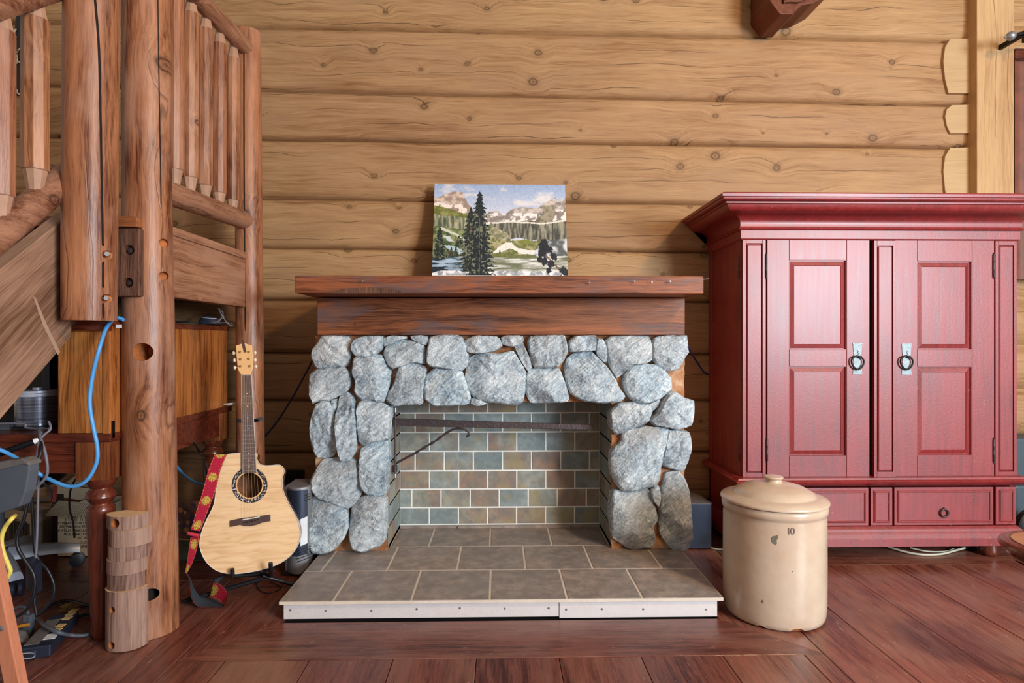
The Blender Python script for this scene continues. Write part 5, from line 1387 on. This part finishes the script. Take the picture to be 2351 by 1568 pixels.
# ---------------------------------------------------------------- cardboard boxes
by = 3.08
bx = thing('printed_carton', 'open cardboard carton with upside-down black printing under the desk', 'carton', (xp(175, by), by + .1, 0))
x0, x1 = xp(133, by), xp(226, by); ztop = zy(1165, by)
mb = MB(); t_ = .004; dpt = .28
mb.box(x0, x1, by, by + t_, .001, ztop); mb.box(x0, x1, by + dpt - t_, by + dpt, .001, ztop); mb.box(x0, x0 + t_, by + t_, by + dpt - t_, .001, ztop); mb.box(x1 - t_, x1, by + t_, by + dpt - t_, .001, ztop); mb.box(x0, x1, by, by + dpt, .001, .005)
mb.build('carton_body', M['card'], bx)
def flap(name, pts, parent, ridges=16):
    P = [Vector(p) for p in pts]; a, b, c, d = P
    def fn(u, v):
        p = a.lerp(b, u).lerp(d.lerp(c, u), v); return p + (Vector((0, -.0010, .0010)) * math.cos(u * ridges * 2 * PI) if ridges else Vector())
    o = MB().grid(fn, max(2, ridges * 4), 2).build(name, M['card'], parent); m_ = o.modifiers.new('t', 'SOLIDIFY'); m_.thickness = .003; return o
flap('flap', [U(103, 1184, 2.98), U(207, 1186, 2.98), U(226, 1158, by), U(135, 1150, by)], bx, 20)
flap('flap', [U(130, 1112, 3.33), U(226, 1124, 3.33), U(232, 1156, 3.34), U(130, 1138, 3.34)], bx, 0)
flap('flap', [U(152, 1108, 3.38), U(230, 1124, 3.38), U(216, 1083, 3.30), U(186, 1083, 3.30)], bx, 14)
lines = ['JANEO', 'CUSTO', 'PO#  J10', 'CUSTOMER PO#', 'CUSTOMER STYLE #', 'STYLE P10W94 -002', 'COLOR GREEN/BLUE', 'SIZE 11  12  13', 'QTY: 6  UNITS']
ys = [1264, 1248, 1238, 1229, 1220.5, 1211.5, 1203.5, 1196, 1190]
for s_, y in zip(lines, ys):
    sz = .026 if y > 1260 else .0185
    text_obj('lettering', s_, sz, M['text_ink'], bx, U(211 if y > 1240 else 210, y - 6 if y < 1260 else y - 14, by - .001), (-1, 0, 0), (0, 0, -1))
MB().tube([U(x, y, by - .001) for x, y in ((149,1189),(152,1194),(148,1198),(152,1203),(148,1207),(154,1210),(147,1215))], .0012, 5, smooth=3).tube([U(152, 1205, by - .001), U(163, 1211, by - .001)], .0012, 5).build('ink_scrawl', M['text_ink'], bx)
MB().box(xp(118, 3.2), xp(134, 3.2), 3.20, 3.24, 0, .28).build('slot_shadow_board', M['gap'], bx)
rb = thing('red_clip', 'pinkish red plastic strap clip resting on the carton flap', 'clip', U(121, 1160, 2.95))
MB().prism([U(x, y, 2.96) for x, y in ((124,1117),(130,1117),(126,1153),(119,1153))], (0, .008, 0)).build('clip_body', M['red_plastic'], rb, bev=.001)
MB().tube([U(x, y, 2.96) for x, y in ((119,1153),(117,1158),(120,1160),(124,1157),(124,1153))], .0012, 6).build('wire_loop', M['steel'], rb)
b2y = 3.16
bb = thing('small_carton', 'cardboard carton with a printed square mark left of the printed carton', 'carton', (xp(70, b2y), b2y, 0))
cA, cB, cC = U(6, 1262, b2y + .10), U(70, 1275, b2y - .02), U(117, 1264, b2y + .08)
h_ = .205
q = [Vector((p.x, p.y, 0.001)) for p in (cA, cB, cC)]; q.append(q[0] + q[2] - q[1])
mb = MB()
for i in range(4):
    a, b = q[i], q[(i + 1) % 4]; nn = (b - a).cross(Vector((0, 0, 1))).normalized() * -.004
    mb.prism([a, b, b + Vector((0, 0, h_)), a + Vector((0, 0, h_))], nn)
mb.build('carton_body', M['card'], bb)
MB().prism([q[i] for i in range(4)], (0, 0, .15)).build('dark_contents', M['black'], bb)
f0 = q[0].lerp(q[1], .34); f1 = q[0].lerp(q[1], .86); off = (q[1] - q[0]).cross(Vector((0, 0, 1))).normalized() * .0015
mb = MB()
for r0, rr_ in ((1.0, .0022), (.6, .0016)):
    c = (f0 + f1) / 2 + Vector((0, 0, .115)); hw = (f1 - f0) / 2 * r0; hz_ = Vector((0, 0, .042 * r0))
    P = [c - hw - hz_, c + hw - hz_, c + hw + hz_, c - hw + hz_, c - hw - hz_]; mb.tube([p + off for p in P], rr_, 4)
mb.build('square_mark', M['text_ink'], bb)

# ---------------------------------------------------------------- power brick, strip, cables
ay = 2.10
ad = thing('power_adapter', 'black power adapter brick hanging on its cable in front of the desk', 'adapter', U(78, 1365, ay))
A0 = [U(58, 1352, ay), U(80, 1366, ay - .02), U(97, 1356, ay + .02)]
mb = MB(); qd = A0 + [A0[0] + A0[2] - A0[1]]; up = Vector((0, 0, U(58, 1284, ay).z - A0[0].z))
mb.prism(qd, up).build('case', M['navy'], ad, bev=.003)
MB().tube([U(78, 1364, ay), U(79, 1385, ay), U(84, 1412, ay)], [.010, .006, .005], 10).build('strain_relief', M['black'], ad, smooth=50)
def cable(name, label, pts, r, mat, sm=6):
    o = MB().tube(pts, r, 8, smooth=sm).build(name, mat, smooth=70); tag(o, label, 'cable'); return o
def pc(pts, Y): return [U(p[0], p[1], p[2] if len(p) > 2 else Y) for p in pts]
cable('network_cable', 'bright blue network cable looping in front of the desk leg', pc([(284,735,2.225),(276,731,2.225),(262,731,2.215),(243,755,2.15),(228,800),(215,850),(207,900),(207,940),(216,990),(223,1025),(222,1060),(206,1094),(186,1112),(160,1117),(130,1108),(90,1088),(50,1060,2.05),(12,1038,2.04),(-60,1010,2.0)], 2.11), .0068, M['bluecable'])
cable('network_cable', 'blue network cable end emerging right of the round post below the desk side', [UX(393, 1055, -1.39), U(420, 1088, 2.75), U(445, 1106, 2.84), U(468, 1114, 2.9), U(480, 1140, 2.95)], .0065, M['bluecable'])
cable('power_cable', 'thin dark cord hanging below the desk side behind the guitar strap', [UX(443, 1014, -1.365), U(455, 1032, 2.9), U(468, 1055, 2.92), U(474, 1085, 2.92), U(480, 1110, 2.95)], .004, M['black'])
cable('yellow_cable', 'yellow cable bending down at the far left edge', pc([(34,1184,1.90),(28,1190),(12,1210),(3,1238),(8,1270),(20,1300),(22,1316),(0,1350),(-30,1385)], 1.84), .0066, M['yellowcable'])
cable('power_cable', 'thick black cord falling in front of the cartons to the power strip', pc([(88,994,2.16),(94,1014,2.11),(92,1045),(72,1090),(65,1140),(55,1190),(40,1230),(42,1260),(60,1290),(76,1316),(80,1340),(75,1370),(60,1400),(30,1420)], 2.075), .0058, M['black'])
cable('power_cable', 'black cord curving right from the adapter down to the floor', pc([(75,1060,2.15),(72,1130),(76,1200),(80,1262),(92,1290),(110,1310),(124,1345),(118,1378),(90,1410)], 2.17), .0052, M['black'])
cable('grey_cable', 'grey cable hanging in a long loop from the desk edge', pc([(90,984,2.18),(92,1002,2.12),(104,1040),(109,1080),(102,1100),(80,1122),(70,1132)], 2.10), .0050, M['greycable'])
cable('grey_cable', 'pale grey cable dropping straight to the adapter', pc([(112,968,2.19),(116,985,2.175),(98,1002,2.16),(84,1030),(88,1095),(87,1150),(86,1200),(84,1250),(82,1282)], 2.14), .0042, M['greycable'])
cable('grey_cable', 'grey cable lying on the desk in front of the disc spindle', [(-2.35, 2.235, zt1 + .012), U(20, 972, 2.24), U(60, 982, 2.235), U(96, 984, 2.22), U(112, 984, 2.20)], .004, M['greycable'])
cable('thin_cable', 'thin grey cable looping across the open carton', pc([(100,1108,2.5),(114,1125),(114,1140),(95,1148),(46,1152)], 2.6), .0045, M['greycable'])
cable('thin_cable', 'thin dark cable hanging over the carton flap', pc([(205,1087,2.5),(180,1094),(167,1112),(160,1135),(160,1170),(168,1200),(171,1235)], 2.85), .0042, M['black'])
# power strip on the floor
pA_, pB_ = UZ(92, 1512), UZ(160, 1432)
ln = (pB_ - pA_); ln.z = 0; L_ = ln.length; ln.normalize(); sd = Vector((ln.y, -ln.x, 0))
pst = thing('power_strip', 'dusty dark power strip on the floor left of the desk leg', 'power strip', (pA_ + pB_) / 2)
def slab(a0, a1, s0, s1, z0, z1): 
    P = [pA_ + ln * a + sd * s for a, s in ((a0, s0), (a1, s0), (a1, s1), (a0, s1))]; return MB().prism([Vector((p.x, p.y, z0)) for p in P], (0, 0, z1 - z0))
slab(0, L_, -.06, .03, .001, .042).build('strip_body', M['navy'], pst, bev=.004)
slab(.02, L_ - .05, -.055, -.012, .042, .0445).build('dust_panel', M['dusty'], pst, bev=.001)
slab(.05, .09, -.01, .026, .042, .0435).build('white_sticker', M['white'], pst)
for a in (.12, .155, .22, .255, .285):
    c = pA_ + ln * a + sd * .008
    MB().box(c.x - .014, c.x + .014, c.y - .013, c.y + .013, .042, .0445).build('socket', M['socket'], pst, bev=.001)
cable('flat_cable', 'thick grey cord crossing over the power strip', [UZ(86, 1420, .012), UZ(92, 1426, .05), UZ(104, 1437, .062), UZ(135, 1452, .052), UZ(160, 1458, .02), UZ(190, 1459, .009), UZ(216, 1452, .008)], .0068, M['dgrey'])
cable('floor_cable', 'black cord arching over the floor to behind the desk leg', [UZ(88, 1412, .01), UZ(110, 1395, .008), UZ(135, 1382, .008), UZ(165, 1380, .008), UZ(195, 1388, .008), UZ(226, 1397, .008)], .0066, M['black'])
cable('floor_cable', 'black cord on the floor behind the far end of the power strip', [UZ(150, 1424, .02), UZ(175, 1416, .008), UZ(200, 1411, .008), UZ(228, 1414, .008)], .0066, M['black'])
cable('orange_cable', 'short orange cord plugged in beside the power strip', [UZ(18, 1447, .03), UZ(45, 1438, .045), UZ(66, 1434, .05)], .0062, M['orangecable'])
pgd = thing('plug_head', 'grey mains plug standing at the left end of the power strip', 'plug', UZ(74, 1450))
c = UZ(66, 1456); MB().box(c.x - .016, c.x + .016, c.y - .012, c.y + .012, .002, .075).build('plug_body', M['dgrey'], pgd, bev=.005)
MB().tube([c + Vector((0, 0, .07)), c + Vector((-.02, .01, .095)), c + Vector((-.06, .02, .09)), c + Vector((-.11, .03, .05)), c + Vector((-.15, .0, .01))], .0055, 8, smooth=5).build('plug_cord', M['dgrey'], pgd, smooth=60)
fl = thing('floor_adapter', 'flat dark adapter lying at the near end of the power strip', 'adapter', UZ(60, 1515))
P = [UZ(x, y) for x, y in ((24, 1522), (84, 1516), (88, 1500), (60, 1494), (22, 1500))]; MB().prism([Vector((p.x, p.y, .001)) for p in P], (0, 0, .034)).build('adapter_case', M['navy'], fl, bev=.008)
mb = MB(); mb.tube([UZ(34, 1512, .036), UZ(70, 1511, .036), UZ(80, 1505, .036), UZ(72, 1499, .036), UZ(36, 1502, .036)], .0016, 6, smooth=4).build('edge_line', M['silver'], fl)
gw = thing('dusty_bag', 'crumpled dusty grey bag beside the power strip', 'bag', UZ(40, 1480))
def bag_fn(u, v):
    a = 2 * PI * u; r = (1 - v); c = UZ(8, 1488)
    k = 1 + .25 * mnoise.noise(Vector((math.cos(a) * 2, math.sin(a) * 2, v * 3)))
    return c + Vector((.075 * math.cos(a) * r ** .5 * k, .06 * math.sin(a) * r ** .5 * k, .004 + .055 * (1 - r ** 2) * k))
MB().grid(bag_fn, 26, 10).build('bag_body', M['dusty'], gw, smooth=180)
sn = thing('straw_tuft', 'small tuft of dry straw on the floor behind the power strip', 'straw', UZ(160, 1402))
mb = MB(); cc = UZ(160, 1403); rr2 = random.Random(4)
for k in range(160):
    a = rr2.uniform(0, 2 * PI); d = Vector((math.cos(a), math.sin(a) * .8, 0)); p = cc + d * rr2.uniform(0, .028) + Vector((0, 0, .004 + rr2.uniform(0, .022)))
    t = Vector((rr2.uniform(-1, 1), rr2.uniform(-1, 1), rr2.uniform(-.5, .6))) * .018; mb.tube([p - t, p, p + t + Vector((0, 0, -.003))], .0009, 3)
o = mb.build('straw', M['straw'], sn); o['kind'] = 'stuff'

# ---------------------------------------------------------------- half-log offcut in front of the post
ofc = thing('log_offcut', 'upright half log offcut with saw-cut bands in front of the round post', 'log', (xp(297, 2.18), 2.17, 0))
def half_disc(cx, cy, r, z0, z1, tilt=.06, n=18, seed=0, top=None):
    """flat back turned to the post, bark side to the room"""
    pts = []
    for k in range(n + 1):
        a = PI + (PI) * k / n + tilt; rr = r * (1 + .03 * mnoise.noise(Vector((k * .35, seed, 0))))
        pts.append((cx + rr * 1.02 * math.cos(a), cy + rr * .95 * math.sin(a)))
    pts.append((cx - r * .42, cy + .026))
    mb = MB(); m = len(pts); vs = [Vector((x, y, z0)) for x, y in pts] + [Vector((x, y, z1)) for x, y in pts]
    mb.add(vs, [(i, (i + 1) % m, m + (i + 1) % m, m + i) for i in range(m)], 0); mb.add(vs, [tuple(range(m))[::-1], tuple(range(m, 2 * m))], 1); return mb
bands = [(253, 341, 1182, 1213), (256, 346, 1213, 1252), (255, 340, 1252, 1284), (252, 337, 1284, 1316), (253, 332, 1316, 1352), (250, 339, 1352, 1490)]
cy_ = 2.192
for k, (xa, xb_, ya, yb) in enumerate(bands):
    Yf_ = cy_ - .066; r = (xp(xb_, cy_) - xp(xa, cy_)) / 2; c = (xp(xa, cy_) + xp(xb_, cy_)) / 2
    z1_, z0_ = zy(ya, Yf_), zy(yb, Yf_)
    if k == 5: z0_ = .002
    o = half_disc(c, cy_, r, z0_ + .0008, z1_ - (.0008 if k else 0), seed=k).build('band', [M['offcut'], M['sawn_end']], ofc, bev=.0016, seg=1)
    if k == 0: ob0 = o
    if k == 5: ob5 = o
def notch(o, px, py, Y, r):
    drill(o, U(px, py, Y), (.1, 1, 0), r, .03, M['rot'])
notch(ob5, 263.5, 1397, cy_ - .05, .011); notch(ob5, 262, 1478, cy_ - .05, .013)
notch(ob0, 268, 1200, cy_ - .055, .016)

# ---------------------------------------------------------------- orange furniture leg at the near left
lg = thing('orange_leg', 'orange painted slanted wooden furniture leg with a bolt at the bottom left corner', 'furniture leg', U(40, 1700, 1.62))
Yo = 1.62
Lp = [U(-70, 1180, Yo), U(-33, 1180, Yo), U(73, 1716, Yo), U(36, 1716, Yo)]
zf = min(p.z for p in Lp)
MB().prism(Lp, (0, .03, 0)).build('board', M['orange'], lg, bev=.003)
p = U(3, 1442, Yo - .0005); MB().lathe([(.0075, 0), (.0075, -.003), (.005, -.0045), (.001, -.0045)], p, 16, axis='Y').build('bolt', M['grey_metal'], lg, smooth=40)

# ================================================================== right-hand side
st_ = thing('round_side_table', 'round mahogany pedestal table with moulded edge at the lower right corner', 'table', (xp(2298, 1.813) + .185, 1.813, 0))
tx, tyy, tr_ = xp(2298, 1.813) + .185, 1.813, .15
tz = .452
MB().lathe([(.10, -.052), (.118, -.045), (.128, -.034), (.120, -.026), (.124, -.022), (.142, -.016), (.150, -.006), (.150, .002), (.144, .009), (.130, .013), (.126, .0135), (.121, .010), (.118, .010), (.001, .0105)], (tx, tyy, tz), 64).build('table_top', M['mahogZ'], st_, smooth=32)
MB().lathe([(.117, .0), (.117, .0025), (.001, .0025)], (tx, tyy, tz + .0105), 48).build('top_inlay', plain('tan_leather_inlay', lin(172, 120, 88), .45, var=.15, scale=14), st_, smooth=40)
MB().lathe([(.062, 0), (.062, .02), (.03, .04), (.022, .1), (.03, .18), (.045, .24), (.04, .30), (.06, .36), (.112, .40)], (tx, tyy, 0), 32).build('pedestal', M['mahogZ'], st_, smooth=40)

sb = thing('black_speaker_box', 'dark blue-black speaker box on the floor between the stones and the armoire', 'speaker', (1.0, 3.2, 0))
sx1 = xp(1634, 3.12)
MB().box(sx1 - .20, sx1, 3.12, 3.36, .004, zy(1159, 3.12)).build('box', plain('blue_black_laminate', lin(26, 38, 60), .4, var=.1), sb, bev=.003)
MB().box(sx1 - .203, sx1 + .001, 3.118, 3.362, zy(1159, 3.12), zy(1159, 3.12) + .003).build('top_board', M['dusty'], sb, bev=.001)
tb = thing('storage_tub', 'dark teal plastic tub behind the right side of the armoire', 'tub', (xp(2375, 3.15), 3.25, 0))
q0 = xp(2332, 3.15)
MB().box(q0, q0 + .30, 3.15, 3.40, .0, zy(1122, 3.15)).build('tub_body', M['teal'], tb, bev=.012)
MB().box(q0 + .02, q0 + .30, 3.22, 3.42, zy(1122, 3.15), zy(1013, 3.2)).build('upper_tub', M['teal'], tb, bev=.01)
rb_ = thing('black_disc', 'round black rimmed disc peeking out right of the armoire', 'disc', (xp(2372, 3.02), 3.02, 0))  # black disc of unknown use beside the armoire
c = U(2376, 1212, 3.02); MB().lathe([(.05, -.03), (.085, -.028), (.1, -.015), (.1, .015), (.085, .028), (.05, .03)], c, 40, axis='Y').build('tyre', M['black'], rb_, smooth=40)
MB().lathe([(.03, -.034), (.07, -.03), (.07, .03), (.03, .034)], c, 32, axis='Y').build('rim', M['silver'], rb_, smooth=40)
MB().box(c.x - .03, c.x + .03, c.y - .03, c.y + .03, 0, c.z - .07).build('stand', M['black'], rb_)
wc = MB().tube([UZ(2040, 1256, .012), UZ(2075, 1266, .008), UZ(2115, 1273, .006), UZ(2160, 1272, .006), UZ(2192, 1264, .008), UZ(2215, 1258, .014)], .0055, 8, smooth=5).build('white_cable', M['cordwhite'], smooth=60); tag(wc, 'cream cable lying on the floor under the armoire', 'cable')
wc = MB().tube([UZ(2090, 1258, .012), UZ(2130, 1266, .006), UZ(2170, 1266, .006), UZ(2190, 1260, .008)], .004, 8, smooth=5).build('white_cable', M['cordwhite'], smooth=60); tag(wc, 'thinner cream cable behind the first one under the armoire', 'cable')
wc = MB().tube([UZ(1632, 1258, .006), UZ(1650, 1261, .005), UZ(1680, 1262, .005)], .004, 8, smooth=5).build('white_cable', M['cordwhite'], smooth=60); tag(wc, 'short cream cable on the floor beside the speaker box', 'cable')
cable('blue_cable', 'dark blue cord running up the logs left of the stone fireplace', [U(607, 1003, 3.36), U(622, 986, 3.36), U(645, 955, 3.34), U(670, 915, 3.30), U(695, 870, 3.22), U(712, 838, 3.16), U(728, 806, 3.1)], .005, M['darkblue'])
cable('blue_cable', 'dark blue cord sagging between the stones and the armoire', [U(1566, 785, 3.1), U(1580, 796, 3.2), U(1590, 815, 3.3), U(1604, 837, 3.36), U(1616, 854, 3.37), U(1626, 860, 3.38)], .0055, M['darkblue'])
cu = thing('floor_wire', 'thin dark wire loop on the floor beneath the guitar', 'cable', UZ(620, 1355))
MB().tube([UZ(592, 1328, .005), UZ(590, 1345, .004), UZ(605, 1360, .004), UZ(630, 1358, .004), UZ(645, 1348, .004), UZ(620, 1334, .006)], .0022, 6, smooth=6).build('wire', M['black'], cu, smooth=60)
# curtain rod and brown curtain at the right edge
crd = thing('curtain_rod', 'black iron curtain rod with a pointed finial at the right edge', 'rod', U(2330, 85, 3.20))
Yr = 3.20
c = U(2319, 83, Yr); e = U(2310, 86.5, Yr); dr_ = (U(2400, 66, Yr) - c)
MB().tube([c + dr_.normalized() * .02, c + dr_.normalized() * .5], .011, 12).build('rod', M['black_iron'], crd, smooth=60)
mb = MB(); ax = -dr_.normalized()
mb.tube([c - ax * .034, c - ax * .026, c - ax * .016, c - ax * .004, c + ax * .008, c + ax * .018, c + ax * .022, c + ax * .028, c + ax * .036], [.008, .014, .021, .025, .021, .010, .005, .007, .002], 16).build('finial', M['grey_metal'], crd, smooth=60)
bx_ = c - ax * .085; MB().box(bx_.x - .009, bx_.x + .009, Yr - .012, YW, bx_.z - .014, bx_.z + .014).box(bx_.x - .009, bx_.x + .009, Yr - .012, Yr + .012, bx_.z - .05, bx_.z + .014).build('bracket', M['black_iron'], crd, bev=.002)
ctn = thing('brown_curtain', 'rust brown panel hanging from the rod right of the pale post', 'curtain', (3.0, 3.39, 1.7))
MB().grid(lambda u, v: Vector((xp(2330, 3.39) + .42 * u, 3.39 + .014 * math.sin(u * 16), 1.45 + (zy(124, 3.39) - 1.45) * v)), 60, 4).build('panel', M['curtain'], ctn, smooth=180)
MB().box(xp(2330, 3.37), xp(2330, 3.37) + .42, 3.367, 3.405, zy(122, 3.37), zy(98, 3.37)).build('header', M['mahog'], ctn, bev=.006)
